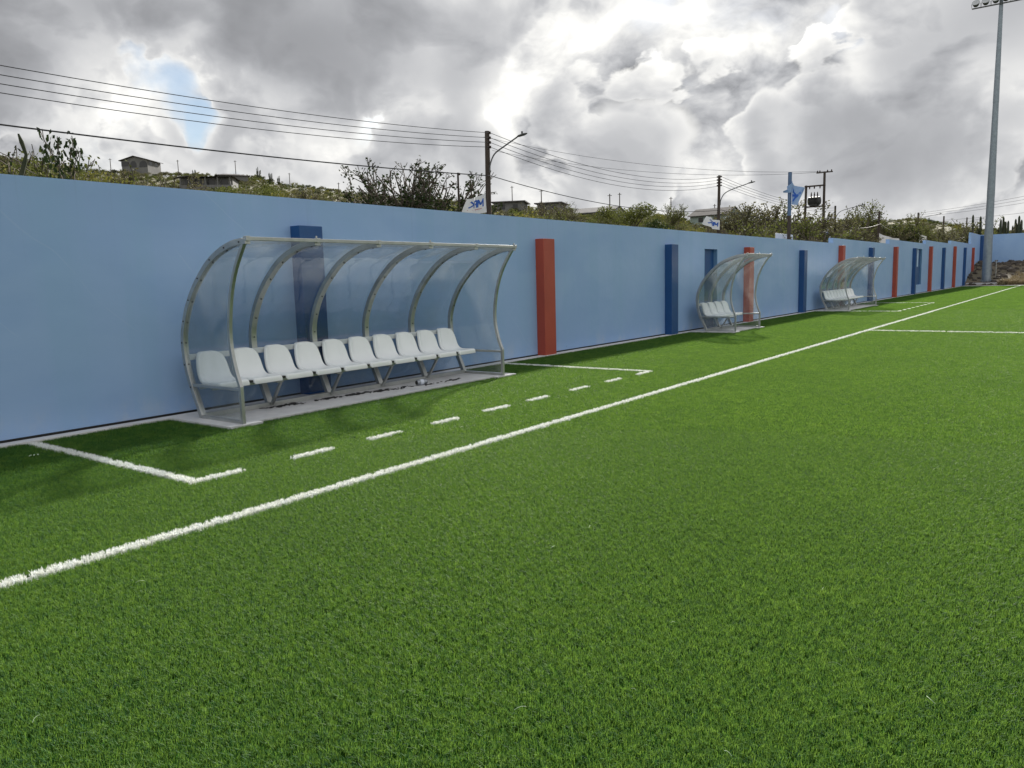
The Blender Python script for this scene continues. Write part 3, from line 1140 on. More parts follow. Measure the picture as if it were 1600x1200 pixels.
tag(cr.obj('rubber_crumbs', M['black']), 'black rubber crumbs spilled on the concrete under the bench', 'crumbs', kind='stuff')
cn = thing('drinks_can', 'crushed grey drinks can lying on the concrete pad under the bench', 'can', (-8.06, 8.52, .055), R(-8))
cm = MB().tube([(0, -.085, 0), (0, -.075, 0), (0, 0, .002), (0, .09, 0), (0, .105, 0)], [.034, .042, .041, .042, .033], 16)
cm.obj('can_body', M['tin'], cn, smooth=True, angle=40)
MB().tube([(0, -.0865, 0), (0, -.0855, 0)], .033, 16).obj('can_end', M['black'], cn)
MB().tube([(0, -.03, .001), (0, .035, .001)], .0424, 16, cap=False).obj('can_print', M['sign_board'], cn, smooth=True)

# ------------------------------------------------------------------ far end: bank, mast
def bank_z(x, y):
    z = .02 + 1.98 * sstep(y, 79.0 + .8 * math.sin(x * .7), 91.0)
    z += .35 * sstep(-x, 7.6, 9.06) * sstep(y, 79.5, 82) * (1 - sstep(y, 86, 91))
    return z + .10 * math.sin(x * 1.9 + y) * math.sin(y * 1.3) * sstep(y, 79, 82)


bk = MB()
bx = np.arange(-9.05, 71, .8)
by = np.arange(77.45, 91.3, .55)
for x in bx:
    for y in by:
        bk.v.append((x, y, bank_z(x, y)))
nb_ = len(by)
for i in range(len(bx) - 1):
    for j in range(nb_ - 1):
        a = i * nb_ + j
        bk.f.append((a, a + nb_, a + nb_ + 1, a + 1))
tag(bk.obj('earth_bank', M['soil'], smooth=True), kind='structure')


def rock_mesh(rs, n=7):
    vs = []
    for i in range(3):
        zc, rr = ((.0, 1.0), (.45, .95), (.8, .5))[i]
        for j in range(n):
            a = 2 * math.pi * j / n
            r = rr * rs.uniform(.75, 1.1)
            vs.append((math.cos(a) * r, math.sin(a) * r * .8, zc * rs.uniform(.8, 1.1)))
    fs = []
    for i in range(2):
        for j in range(n):
            fs.append((i * n + j, i * n + (j + 1) % n, (i + 1) * n + (j + 1) % n, (i + 1) * n + j))
    fs.append(tuple(range(2 * n, 3 * n)))
    return vs, fs


rs_ = random.Random(21)
rk = [rock_mesh(rs_, rs_.randint(6, 8)) for _ in range(7)]
pts, var, rot, scl = [], [], [], []
for _ in range(1700):
    x, y = rs_.uniform(-9, 16), rs_.uniform(79.4, 90.8)
    pts.append((x, y, bank_z(x, y) - .05))
    var.append(rs_.randrange(7))
    rot.append(rs_.uniform(0, 6.28))
    scl.append(rs_.uniform(.05, .26) * (1 if rs_.random() < .85 else 1.9))
tag(scatter('embankment_rubble', rk, pts, var, rot, scl, [M['rock']]), 'dark stones covering the earth bank below the end wall', 'rubble', kind='stuff')
dg = [tuft_mesh(rs_, 34, .22, .25, .60, .022, 1.0) for _ in range(5)]
pts, var, rot, scl = [], [], [], []
for _ in range(1500):
    x = rs_.uniform(-8.6, 16)
    y = 78.0 + abs(rs_.gauss(0, 1)) * (1.2 if x < -5.6 else 3.0)
    if y > 90 or (x < -6.3 and y < 83.4):
        continue
    pts.append((x, y, bank_z(x, y) - .02))
    var.append(rs_.randrange(5))
    rot.append(rs_.uniform(0, 6.28))
    scl.append(rs_.uniform(.5, 1.3))
tag(scatter('dry_grass', dg, pts, var, rot, scl, [M['drygrass']]), 'straw-coloured dry grass at the foot of the bank', 'grass', kind='stuff')
kb = MB()
kb.box((-8.84, YE + .004, -.1), (70, YE + .30, .03))
tag(kb.obj('end_kerb', M['concrete'], bevel=.01), kind='structure')
ms = MB()
ms.box((-8.95, 80.2, -.1), (-6.1, 83.6, .20))
tag(ms.obj('mast_slab', M['concrete'], bevel=.02), kind='structure')

mast = thing('floodlight_mast', 'tall tapering galvanised floodlight mast standing at the far end of the pitch', 'mast', (-7.56, 82, .20))
mb = MB()


def taper(z):
    return .375 + (.150 - .375) * z / 24.0


mb.tube([(0, 0, .05), (0, 0, 8.0)], [taper(0), taper(8)], 16)
mb.obj('lower_shaft', M['mast'], mast, smooth=True, angle=30)
MB().tube([(0, 0, 7.6), (0, 0, 16.0)], [taper(7.6) + .012, taper(16)], 16).obj('middle_shaft', M['mast'], mast, smooth=True, angle=30)
MB().tube([(0, 0, 15.6), (0, 0, 25.4)], [taper(15.6) + .012, taper(25.4)], 16).obj('upper_shaft', M['mast'], mast, smooth=True, angle=30)
mb = MB().tube([(0, 0, 0), (0, 0, .05)], [.56, .56], 20)
fl = mb.obj('base_flange', M['mast'], mast)
mb = MB()
for j in range(12):
    a = 2 * math.pi * j / 12
    mb.tube([(math.cos(a) * .48, math.sin(a) * .48, .05), (math.cos(a) * .48, math.sin(a) * .48, .20)], .028, 6)
    b = a + math.pi / 12
    mb.add([(math.cos(b) * .36, math.sin(b) * .36, .05), (math.cos(b) * .53, math.sin(b) * .53, .05), (math.cos(b) * .37, math.sin(b) * .37, .32),
            (math.cos(b) * .36 - math.sin(b) * .012, math.sin(b) * .36 + math.cos(b) * .012, .05), (math.cos(b) * .53 - math.sin(b) * .012, math.sin(b) * .53 + math.cos(b) * .012, .05), (math.cos(b) * .37 - math.sin(b) * .012, math.sin(b) * .37 + math.cos(b) * .012, .32)],
           [(0, 1, 2), (5, 4, 3), (0, 3, 4, 1), (1, 4, 5, 2), (2, 5, 3, 0)])
tag(mb.obj('anchor_bolts', M['mast'], fl), kind='stuff')
mb = MB()
mb.box((.36, -.12, .7), (.385, .12, 1.3))
mb.obj('access_door', M['mast'], mast, bevel=.004)
for zc in (23.75, 25.0):
    mb = MB()
    mb.box((-2.15, -.27, zc - .06), (2.15, -.17, zc + .04))
    ca = mb.obj('crossarm', M['steel_grey'], mast, bevel=.01)
    for i in range(6):
        x = -1.85 + i * .74
        fmx = Matrix.Translation((x, -.42, zc + .34)) @ Matrix.Rotation(R(-38), 4, 'X')
        f = MB()
        n = 14
        ring = lambda r, y: [tuple(fmx @ Vector((math.cos(2 * math.pi * j / n) * r, y, math.sin(2 * math.pi * j / n) * r))) for j in range(n)]
        rings = ring(.10, .30) + ring(.20, .22) + ring(.27, 0) + ring(.30, -.10)
        f.add(rings, [(q * n + j, q * n + (j + 1) % n, (q + 1) * n + (j + 1) % n, (q + 1) * n + j) for q in range(3) for j in range(n)] + [tuple(range(n))])
        fo = f.obj('floodlight', M['lamp'], mast, smooth=True, angle=50)
        MB().add(ring(.285, -.085), [tuple(range(n))]).add(ring(.285, -.075), [tuple(range(n))]).obj('lens', M['lens'], fo)
        MB().tube([(x - .32, -.42, zc + .34), (x - .32, -.26, zc), (x + .32, -.26, zc), (x + .32, -.42, zc + .34)], .022, 6).obj('yoke', M['steel_grey'], fo)
post = thing('marker_post', 'thin grey post standing on the earth bank beside the mast', 'post', (-7.02, 84.0, bank_z(-7.02, 84) - .02))
MB().tube([(0, 0, -.1), (0, 0, 1.45)], .028, 8).obj('shaft', M['galv'], post)
mb = MB()
mb.box((-.14, -.02, 1.36), (.12, .02, 1.50))
mb.obj('plate', M['steel_grey'], post)

# ------------------------------------------------------------------ utility poles, lamps, wires
def make_pole(x, y, top, label, group=None, lamp=True, r=.115, sides=(1,), ins=(.10, .33, .55, .77), lamp_z=2.15, lamp_l=2.0, lean=0.0, name='utility_pole', zb=None):
    z0 = terrain_z(x, y) - .4 if zb is None else zb
    t = thing(name, label, 'utility pole', (x, y, z0), 0, group)
    h = top - z0
    mb = MB().tube([(-lean * h * .5, 0, 0), (-lean * h * .25, 0, h * .5), (0, 0, h)], [r * 1.25, r * 1.1, r * .92], 10)
    mb.obj('shaft', M['wood'], t, smooth=True, angle=40)
    for s in sides:
        b = MB()
        b.box((s * (r + .055) - .012, -.02, h - max(ins) - .12), (s * (r + .055) + .012, .02, h - min(ins) + .10)) if False else None
        for q in ins:
            c = MB().tube([(s * (r + .05), 0, h - q - .06), (s * (r + .05), 0, h - q - .03), (s * (r + .05), 0, h - q), (s * (r + .05), 0, h - q + .03), (s * (r + .05), 0, h - q + .06)], [.035, .055, .035, .055, .03], 8)
            c.tube([(0, 0, h - q), (s * (r + .05), 0, h - q)], .016, 5)
            c.obj('insulator', M['ceramic'], t, smooth=True, angle=40)
    if lamp:
        zl = h - lamp_z
        pts = spline([(.10, 0, zl - .35), (.14, 0, zl + .05), (.42, 0, zl + .50), (1.0, 0, zl + .78), (lamp_l - .2, 0, zl + 1.12)], 4)
        arm = MB().tube(pts, .035, 8).obj('lamp_arm', M['steel_grey'], t, smooth=True, angle=50)
        e = pts[-1]
        hd = MB()
        n = 8
        prof = [(0, .04, .03), (.10, .09, .05), (.35, .12, .06), (.52, .08, .035), (.58, .02, .01)]
        for dx, wy, hz in prof:
            for j in range(n):
                a = 2 * math.pi * j / n
                hd.v.append((e.x + dx, e.y + math.cos(a) * wy, e.z + .02 + dx * .14 + math.sin(a) * hz))
        for q in range(len(prof) - 1):
            for j in range(n):
                hd.f.append((q * n + j, q * n + (j + 1) % n, (q + 1) * n + (j + 1) % n, (q + 1) * n + j))
        hd.f += [tuple(range(n)), tuple(range((len(prof) - 1) * n, len(prof) * n))]
        hd.tube([(e.x + .28, 0, e.z + .10), (e.x + .28, 0, e.z + .22)], .045, 8)
        hd.obj('lamp_head', M['lamp'], arm, smooth=True, angle=50)
    return t


PX = -24.0
make_pole(PX, .8, 8.35, 'tarred pole outside the left edge of the view carrying the four wires', lamp=False)
make_pole(PX, 30.75, 8.75, 'tarred wooden lamp pole with the large lettered flag, tallest above the wall', lean=.028, lamp_z=1.62, r=.125)
make_pole(PX, 60.3, 9.28, 'tarred lamp pole with insulators on both sides and a small lettered flag', sides=(1, -1), lamp_z=1.95, lamp_l=2.5, lean=.02)
make_pole(PX, 95.1, 9.0, 'short lamp pole half hidden behind the transformer frame', lamp_z=1.3, lamp_l=2.8, sides=())
FARP = [(PX, 118.1, 9.6, 'dark pole rising out of the bushy tree with curling twigs'), (PX, 148.1, 11.0, 'far lamp pole with white and green flags'),
        (PX, 176.3, 11.8, 'far plain pole carrying one white flag'), (PX, 211.3, 13.2, 'farthest lamp pole just left of the floodlight mast')]
for i, (x, y, zt, lb) in enumerate(FARP):
    make_pole(x, y, zt, lb, lamp=(i in (1, 3)), r=.15, sides=(), lamp_z=1.6, lamp_l=3.2)
make_pole(-27, 32.0, 7.2, 'thin dark service pole standing in the right edge of the leafless tree', lamp=False, r=.055, ins=(.08,), sides=(1,))

# transformer on an H frame
tf = thing('transformer_frame', 'dark H-frame of two poles carrying a transformer and crossarm', 'transformer', (PX, 90.3, terrain_z(PX, 90.3) - .4))
zb = tf.location.z
h1, h2 = 12.35 - zb, 11.05 - zb
MB().tube([(.0, 0, 0), (0, 0, h1)], [.17, .13], 10).obj('pole', M['wood'], tf, smooth=True, angle=40)
MB().tube([(-2.1, 0, 0), (-1.92, 0, h2)], [.16, .13], 10).obj('pole', M['wood'], tf, smooth=True, angle=40)
for zc in (h2 - .12, h2 - 2.35):
    mb = MB()
    mb.box((-2.05, -.19, zc - .07), (.1, -.135, zc + .07))
    mb.box((-2.05, .135, zc - .07), (.1, .19, zc + .07))
    mb.obj('cross_beam', M['wood'], tf, bevel=.01)
mb = MB()
mb.box((-.85, -.06, h1 - .12), (.85, .06, h1))
ca = mb.obj('crossarm', M['wood'], tf, bevel=.01)
for x in (-.75, -.5, .3, .72):
    MB().tube([(x, 0, h1), (x, 0, h1 + .06), (x, 0, h1 + .12), (x, 0, h1 + .18)], [.05, .08, .05, .06], 8).obj('insulator', M['ceramic'], ca)
for x in (-1.5, -1.0, -.4):
    MB().tube([(x, -.16, h2 - .2), (x, -.16, h2 - .28), (x, -.16, h2 - .36), (x, -.16, h2 - .44)], [.05, .08, .05, .07], 8).obj('insulator', M['ceramic'], tf)
zt_ = h2 - 2.27
tm = MB()
tm.tube([(-1.66, 0, zt_ + .52), (-1.58, 0, zt_ + .52), (-.44, 0, zt_ + .52), (-.36, 0, zt_ + .52)], [.36, .46, .46, .36], 16)
tm.box((-1.45, -.35, zt_), (-.6, .35, zt_ + .4))
tank = tm.obj('transformer_tank', M['transformer'], tf, smooth=True, angle=40)
mb = MB()
for i in range(9):
    x = -1.5 + i * .115
    mb.box((x, -.60, zt_ + .2), (x + .03, .56, zt_ + .86))
mb.obj('cooling_fins', M['transformer'], tank)
for x in (-1.35, -1.02, -.69):
    MB().tube([(x, 0, zt_ + .94), (x, 0, zt_ + 1.08), (x, 0, zt_ + 1.2), (x, 0, zt_ + 1.5)], [.09, .06, .08, .03], 8).obj('bushing', M['ceramic'], tank)


def wire(p, q, sag, r, m, label, group, n=20, name='power_line'):
    p, q = Vector(p), Vector(q)
    pts = []
    for i in range(n + 1):
        t = i / n
        v = p.lerp(q, t)
        v.z -= 4 * sag * t * (1 - t)
        pts.append(v)
    o = MB().tube(pts, r, 5).obj(name, m, smooth=True)
    return tag(o, label, 'cable', group)


ORD = ['topmost', 'second from top', 'third from top', 'lowest of the four']
for k_, q in enumerate((.10, .33, .55, .77)):
    wire((PX + .17, .8, 8.30 - q * .95 - .48), (PX + .17, 30.75, 8.75 - q), .46 + .03 * k_, .0125, M['wire'], f'{ORD[k_]} thin power wire left of the large-flag pole' if k_ < 3 else 'lowest of the four thin power wires left of the large-flag pole', 'overhead wires')
    wire((PX + .17, 30.75, 8.75 - q), (PX + .17, 60.3, 9.28 - q), .95 + .04 * k_, .0125, M['wire'], f'{ORD[k_]} sagging wire between the large-flag pole and the next pole' if k_ < 3 else 'lowest of four sagging wires between the large-flag pole and the next pole', 'overhead wires')
    wire((PX + .17, 60.3, 9.28 - q), (PX + .1, 95.1, 8.9 - q * .8), .55, .014, M['wire'], f'{ORD[k_]} wire running right from the small-flag pole' if k_ < 3 else 'lowest of the four wires running right from the small-flag pole', 'overhead wires')
wire((PX + .2, .8, 6.15), (PX + .17, 30.7, 6.62), .28, .024, M['wire'], 'thick lower cable crossing the hillside left of the large-flag pole', 'overhead wires')
wire((PX + .17, 30.7, 6.62), (PX + .2, 60.25, 6.6), .70, .020, M['wire'], 'thick lower cable running right behind the large-flag pole', 'overhead wires')
wire((PX + .2, 60.25, 6.6), (PX + .1, 118.1, 8.4), .9, .022, M['wire'], 'lower cable running right behind the blue flag pole', 'overhead wires')
wire((PX + .5, 90.3, 12.35), (-52, 66, 16.5), 1.2, .016, M['wire'], 'faint upper wire left of the transformer frame', 'overhead wires')
wire((PX - .5, 90.3, 12.35), (-54, 70, 15.8), 1.2, .016, M['wire'], 'faint lower wire left of the transformer frame', 'overhead wires')
for k_ in range(3):
    wire((PX, 148.1, 10.9 - k_ * .3), (14, 92.0, 12.0 - k_ * .6), .7, .018, M['wire'], ['topmost', 'middle', 'lowest'][k_] + ' wire crossing the sky behind the floodlight mast', 'overhead wires')
wire((PX, 176.3, 11.0), (12, 110.0, 9.9), .6, .022, M['wire'], 'low cable crossing the mast just above the hill', 'overhead wires')
wire((PX + .2, 90.4, 7.25), (PX + .2, 118.1, 7.9), .75, .030, M['white_cable'], 'pale drooping cable right of the transformer frame', 'pale cables')
wire((PX + .2, 118.1, 8.6), (PX + .2, 148.1, 8.9), .15, .045, M['white_cable'], 'pale taut cable before the far hill', 'pale cables')
wire((PX + .2, 118.1, 7.9), (PX + .2, 148.1, 7.6), .8, .025, M['white_cable'], 'pale sagging cable below the taut one before the far hill', 'pale cables')


# ------------------------------------------------------------------ flags
def ribbon(strokes, fn, w, side):
    """flat strokes (u, v polylines) laid on the surface fn(u, v)"""
    b = MB()
    for st_ in strokes:
        for (u0, v0), (u1, v1) in zip(st_, st_[1:]):
            L = math.hypot(u1 - u0, (v1 - v0) * .6) or 1e-6
            nx, ny = -(v1 - v0) * .6 / L, (u1 - u0) / L
            m = 4
            o = len(b.v)
            for i in range(m + 1):
                t = -.06 + 1.12 * i / m
                u, v = u0 + (u1 - u0) * t, v0 + (v1 - v0) * t
                for s in (-1, 1):
                    p, n = fn(u + nx * w * s, v + ny * w * s / .6)
                    b.v.append(tuple(p + n * side))
            for i in range(m):
                b.f.append((o + 2 * i, o + 2 * i + 1, o + 2 * i + 3, o + 2 * i + 2))
    return b


def make_flag(name, label, hoist_top, hoist_bot, fly_top, fly_bot, ripple, m, letters=None, lines=None, parent_group=None, nwave=1.6, lw=.028):
    """cloth between four corners, hoist side first; it ripples across its plane"""
    A, B, C_, D_ = [Vector(p) for p in (hoist_top, hoist_bot, fly_top, fly_bot)]
    nrm = (C_ - A).cross(B - A).normalized()
    org = A.lerp(B, .5)

    def raw(u, v):
        p = A.lerp(C_, u).lerp(B.lerp(D_, u), v)
        p = p + nrm * (ripple * math.sin(u * nwave * 2 * math.pi + v * 1.4) * min(1, u * 2.5))
        p.z += -.10 * math.sin(u * math.pi) * (C_ - A).length * .35
        return p - org

    def fn(u, v):
        p = raw(u, v)
        n = (raw(u + .02, v) - p).cross(raw(u, v + .02) - p)
        return p, n.normalized()
    nu, nv = 24, 10
    b = MB()
    th = .004
    for s in (-1, 1):
        for i in range(nu + 1):
            for j in range(nv + 1):
                p, n = fn(i / nu, j / nv)
                b.v.append(tuple(p + n * th * s))
    K = (nu + 1) * (nv + 1)
    for i in range(nu):
        for j in range(nv):
            a = i * (nv + 1) + j
            b.f.append((a, a + 1, a + nv + 2, a + nv + 1))
            b.f.append((K + a, K + a + nv + 1, K + a + nv + 2, K + a + 1))
    edge = [i * (nv + 1) for i in range(nu + 1)] + [nu * (nv + 1) + j for j in range(1, nv + 1)] + [i * (nv + 1) + nv for i in range(nu - 1, -1, -1)] + [j for j in range(nv - 1, 0, -1)]
    for i in range(len(edge)):
        a, c = edge[i], edge[(i + 1) % len(edge)]
        b.f.append((a, K + a, K + c, c))
    t = thing(name, label, 'flag', org)
    b.obj('cloth', m, t, smooth=True, angle=60)
    for side in (-.009, .009):
        if letters:
            ribbon(letters, fn, lw, side).obj('lettering', M['flag_blue'], t)
        if lines:
            ribbon(lines, fn, .010, side).obj('small_print', M['flag_red'], t)
    return t


def word(chars, u0, u1, v0, v1):
    """block strokes; u runs from the hoist, so the word reads from the hoist outwards"""
    G = {'M': [[(0, 1), (0, 0), (.5, .7), (1, 0), (1, 1)]], 'N': [[(0, 1), (0, 0), (1, 1), (1, 0)]], 'F': [[(0, 1), (0, 0), (1, 0)], [(0, .5), (.75, .5)]],
         'K': [[(0, 0), (0, 1)], [(1, 0), (.1, .5), (1, 1)]], 'T': [[(0, 0), (1, 0)], [(.5, 0), (.5, 1)]]}
    out = []
    n = len(chars)
    cw = (u1 - u0) / n
    for i, c in enumerate(chars):
        for st_ in G[c]:
            out.append([(u0 + cw * (i + .12 + .76 * x), v0 + (v1 - v0) * y) for x, y in st_])
    return out


make_flag('lettered_flag', 'large white flag with blue letters on the tallest wooden lamp pole', (PX + .16, 30.25, 5.78), (PX + .16, 30.32, 4.85), (PX + .30, 28.75, 5.36), (PX + .25, 28.40, 4.70), .09, M['flag'],
          word('MFK', .14, .86, .24, .62), [[(.25, .74), (.82, .78)]], lw=.028)
make_flag('lettered_flag', 'small white flag with blue letters on the pole with insulators both sides', (PX + .15, 60.1, 5.80), (PX + .15, 60.05, 5.05), (PX + .15, 57.6, 6.00), (PX + .1, 57.0, 5.40), .12, M['flag'],
          word('MFK', .14, .84, .26, .66), None, lw=.032)
make_flag('white_flag', 'narrow white flag hanging against the transformer pole', (PX + .2, 90.2, 6.75), (PX + .2, 90.2, 4.9), (PX + .35, 90.35, 6.55), (PX + .9, 90.9, 4.75), .06, M['flag'], word('F', .3, .8, .5, .8), None, lw=.05)
make_flag('white_flag', 'white flag flying right from the pole in the dark bushy tree', (PX + .2, 117.6, 6.6), (PX + .2, 117.7, 5.2), (PX + 2.0, 121.2, 5.9), (PX + 2.0, 121.4, 4.9), .15, M['flag'])
make_flag('white_flag', 'small white flag above a green flag on the far lamp pole', (PX + .2, 148.2, 7.5), (PX + .2, 148.2, 5.9), (PX + 1.4, 148.6, 7.0), (PX + 1.5, 148.8, 6.1), .15, M['flag'])
make_flag('green_flag', 'green flag below a white one on the far lamp pole', (PX + .1, 148.0, 5.7), (PX + .1, 148.0, 3.6), (PX - 1.0, 147.0, 5.0), (PX + .9, 148.2, 3.8), .15, M['flag_green'])
make_flag('white_flag', 'white flag flying left from the far plain pole', (PX + .1, 176.2, 8.7), (PX + .1, 176.2, 6.8), (PX - .8, 168, 7.7), (PX - .2, 170, 6.3), .12, M['flag'])

fp = thing('flag_pole', 'blue steel flag pole rising behind the wall with a wrapped pale blue flag', 'flag pole', (-12.0, 39.1, .0))
zf = terrain_z(-12, 39.1)
MB().tube([(0, 0, zf - .3), (0, 0, 4.35)], .085, 12).obj('lower_shaft', M['wood'], fp, smooth=True, angle=40)
MB().tube([(0, 0, 4.30), (0, 0, 6.36)], .090, 12).obj('upper_shaft', M['pole_blue'], fp, smooth=True, angle=40)
make_flag('wrapped_flag', 'pale blue flag with a dark blue emblem wrapped round the blue pole', (-11.86, 39.0, 5.86), (-11.86, 39.0, 4.86), (-11.55, 39.66, 5.62), (-11.75, 39.42, 4.80), .14, M['flag_light'],
          [[(.25, .25), (.9, .85)], [(.85, .2), (.3, .8)], [(.15, .55), (.6, .5)]], None, nwave=.8, lw=.035)
make_flag('wrapped_flag', 'loose pale blue flag corner blowing left from the blue pole', (-11.88, 39.1, 5.95), (-11.88, 39.1, 5.42), (-12.0, 38.3, 5.42), (-12.0, 38.35, 5.36), .08, M['flag_light'], None, None)
sg = thing('sign_board', 'white and blue sign board behind the wall at the foot of the blue pole', 'sign', (-12.02, 39.2, 2.6), 0)
mb = MB()
mb.box((-.25, -1.33, .2), (-.20, 1.30, .84))
mb.obj('panel', M['sign_board'], sg, bevel=.01)
mb = MB()
mb.box((-.19, -1.28, .2), (-.17, 1.0, .58))
mb.obj('blue_band', M['sign_blue'], sg)
for y in (-1.1, 1.1):
    mb = MB()
    mb.box((-.31, y - .04, -2.7), (-.253, y + .04, .8))
    mb.obj('post', M['galv'], sg)

# ------------------------------------------------------------------ houses on the hill
def house(az, d, turn, w, dep, h, wallm, roofm, kind, rise, label, front=(), side=(), zb=None, veranda=0):
    x, y = polar(az, d)
    z = terrain_z(x, y) if zb is None else zb
    t = thing('house', label, 'house', (x, y, z), R(az + turn))
    mb = MB()
    mb.box((-w / 2, 0, -5), (w / 2, dep, h))
    if kind == 'gable':
        mb.add([(-w / 2, 0, h), (w / 2, 0, h), (0, 0, h + rise), (-w / 2, dep, h), (w / 2, dep, h), (0, dep, h + rise)], [(0, 1, 2), (5, 4, 3)])
    if kind == 'side_gable':
        mb.add([(-w / 2, 0, h), (-w / 2, dep, h), (-w / 2, dep / 2, h + rise), (w / 2, 0, h), (w / 2, dep, h), (w / 2, dep / 2, h + rise)], [(0, 1, 2), (5, 4, 3)])
    mb.obj('wall', wallm, t)
    o_ = .7
    rb = MB()
    th = .18

    def plane(q):
        a = [Vector(p) for p in q]
        b = [p + Vector((0, 0, th)) for p in a]
        n = len(a)
        rb.add(a + b, [tuple(range(n - 1, -1, -1)), tuple(range(n, 2 * n))] + [(i, (i + 1) % n, n + (i + 1) % n, n + i) for i in range(n)])
    e = .05
    if kind == 'gable':
        s = rise / (w / 2)
        plane([(-w / 2 - o_, -o_, h - o_ * s + e), (0, -o_, h + rise + e), (0, dep + o_, h + rise + e), (-w / 2 - o_, dep + o_, h - o_ * s + e)])
        plane([(w / 2 + o_, -o_, h - o_ * s + e), (w / 2 + o_, dep + o_, h - o_ * s + e), (0, dep + o_, h + rise + e), (0, -o_, h + rise + e)])
    elif kind == 'side_gable':
        s = rise / (dep / 2)
        plane([(-w / 2 - .3, -o_, h - o_ * s + e), (w / 2 + .3, -o_, h - o_ * s + e), (w / 2 + .3, dep / 2, h + rise + e), (-w / 2 - .3, dep / 2, h + rise + e)])
        plane([(-w / 2 - .3, dep / 2, h + rise + e), (w / 2 + .3, dep / 2, h + rise + e), (w / 2 + .3, dep + o_, h - o_ * s + e), (-w / 2 - .3, dep + o_, h - o_ * s + e)])
    elif kind == 'hip':
        a = [(-w / 2 - o_, -o_ - veranda, h + e), (w / 2 + o_, -o_ - veranda, h + e), (w / 2 + o_, dep + o_, h + e), (-w / 2 - o_, dep + o_, h + e), (-w / 4, dep / 2, h + rise), (w / 4, dep / 2, h + rise)]
        rb.add(a, [(0, 1, 5, 4), (1, 2, 5), (2, 3, 4, 5), (3, 0, 4), (3, 2, 1, 0)])
    else:
        rb.box((-w / 2 - o_, -o_ - veranda, h + .01), (w / 2 + o_, dep + o_, h + .28))
    rb.obj('roof', roofm, t)
    for (u, z0, ww, hh, arch) in front:
        m_ = MB()
        if arch:
            n = 8
            pts = [(u - ww / 2, z0), (u + ww / 2, z0)] + [(u + ww / 2 * math.cos(math.pi * i / n), z0 + hh - ww / 2 + ww / 2 * math.sin(math.pi * i / n)) for i in range(n + 1)]
            m_.add([(a, -.03, b) for a, b in pts] + [(a, .2, b) for a, b in pts], [tuple(range(len(pts)))] + [(i, (i + 1) % len(pts), len(pts) + (i + 1) % len(pts), len(pts) + i) for i in range(len(pts))])
        else:
            m_.box((u - ww / 2, -.03, z0), (u + ww / 2, .2, z0 + hh))
        m_.obj('archway' if arch else 'window', M['dark'], t)
    for (u, z0, ww, hh) in side:
        m_ = MB()
        m_.box((w / 2 - .2, u - ww / 2, z0), (w / 2 + .03, u + ww / 2, z0 + hh))
        m_.obj('window', M['glass'], t)
    if veranda:
        for i in range(5):
            u = -w / 2 + .4 + (w - .8) * i / 4
            m_ = MB()
            m_.box((u - .16, -veranda - .16, -4), (u + .16, -veranda + .16, h))
            m_.obj('veranda_column', wallm, t)
        m_ = MB()
        m_.box((-w / 2, -veranda - .2, -4), (w / 2, -.05, .1))
        m_.obj('veranda_floor', wallm, t)
    return t


house(61.6, 300, -30, 9.2, 8.5, 2.4, M['render'], M['roof'], 'gable', 1.25, 'grey gabled house with arches alone on the hilltop', [(-3.4, .5, 2.6, 1.5, False), (-.4, .0, 2.2, 2.2, True), (3.1, .0, 2.8, 2.2, True)], [(2.0, .8, 1.6, 1.2), (5.5, .8, 1.2, 1.2)], zb=42.9)
house(57.3, 230, -12, 13.5, 8, 2.2, M['render'], M['roof'], 'hip', .85, 'long low unfinished house with veranda below the hilltop house', [(-5, .1, 1.0, 1.9, False), (-2.2, 0, 2.0, 2.0, True), (1.2, 0, 2.2, 2.0, True), (4.6, 0, 2.0, 2.0, True)], (), zb=28.9, veranda=1.6)
sh = thing('shed', 'small pale lean-to roof beside the long low hillside house', 'shed', (*polar(58.8, 222), 29.0), R(58.8))
mb = MB()
mb.add([(-2.2, 0, .9), (1.6, 0, 1.5), (1.6, 3, 1.5), (-2.2, 3, .9), (-2.2, 0, 1.0), (1.6, 0, 1.6), (1.6, 3, 1.6), (-2.2, 3, 1.0)], [(0, 3, 2, 1), (4, 5, 6, 7), (0, 1, 5, 4), (1, 2, 6, 5), (2, 3, 7, 6), (3, 0, 4, 7)])
mb.obj('roof', M['roof_tin'], sh)
for x, y, z in ((-2, .2, .9), (1.4, .2, 1.5), (-2, 2.8, .9), (1.4, 2.8, 1.5)):
    MB().tube([(x, y, -4), (x, y, z)], .08, 6).obj('post', M['wood'], sh)
house(55.6, 262, 8, 9, 8, 2.4, M['render'], M['roof'], 'hip', 1.0, 'grey roofed house half hidden behind the long low hillside house', [(0, .4, 1.5, 1.4, False)], (), zb=33.6)
house(36.6, 200, -10, 7.4, 8, 2.5, M['render'], M['roof'], 'flat', 0, 'flat-roofed grey house just right of the large-flag pole', [(-1.5, .8, 1.3, 1.2, False), (1.8, .8, 1.3, 1.2, False)], (), zb=18.5)
house(33.7, 200, -14, 5.8, 7, 2.5, M['render'], M['roof'], 'flat', 0, 'small flat-roofed house behind twiggy trees, second from the large-flag pole', [(-1, .8, 1.2, 1.2, False), (1.4, .8, 1.2, 1.2, False)], (), zb=17.9)
house(30.6, 170, -24, 9.5, 7, 1.9, M['render_white'], M['roof_tin'], 'side_gable', 1.1, 'long house with a pale tin roof and white gable', [(-3, .6, 1.4, 1.1, False), (0, .6, 1.4, 1.1, False), (3.2, .6, 1.4, 1.1, False)], [(3.5, .6, 1.2, 1.1)], zb=13.5)
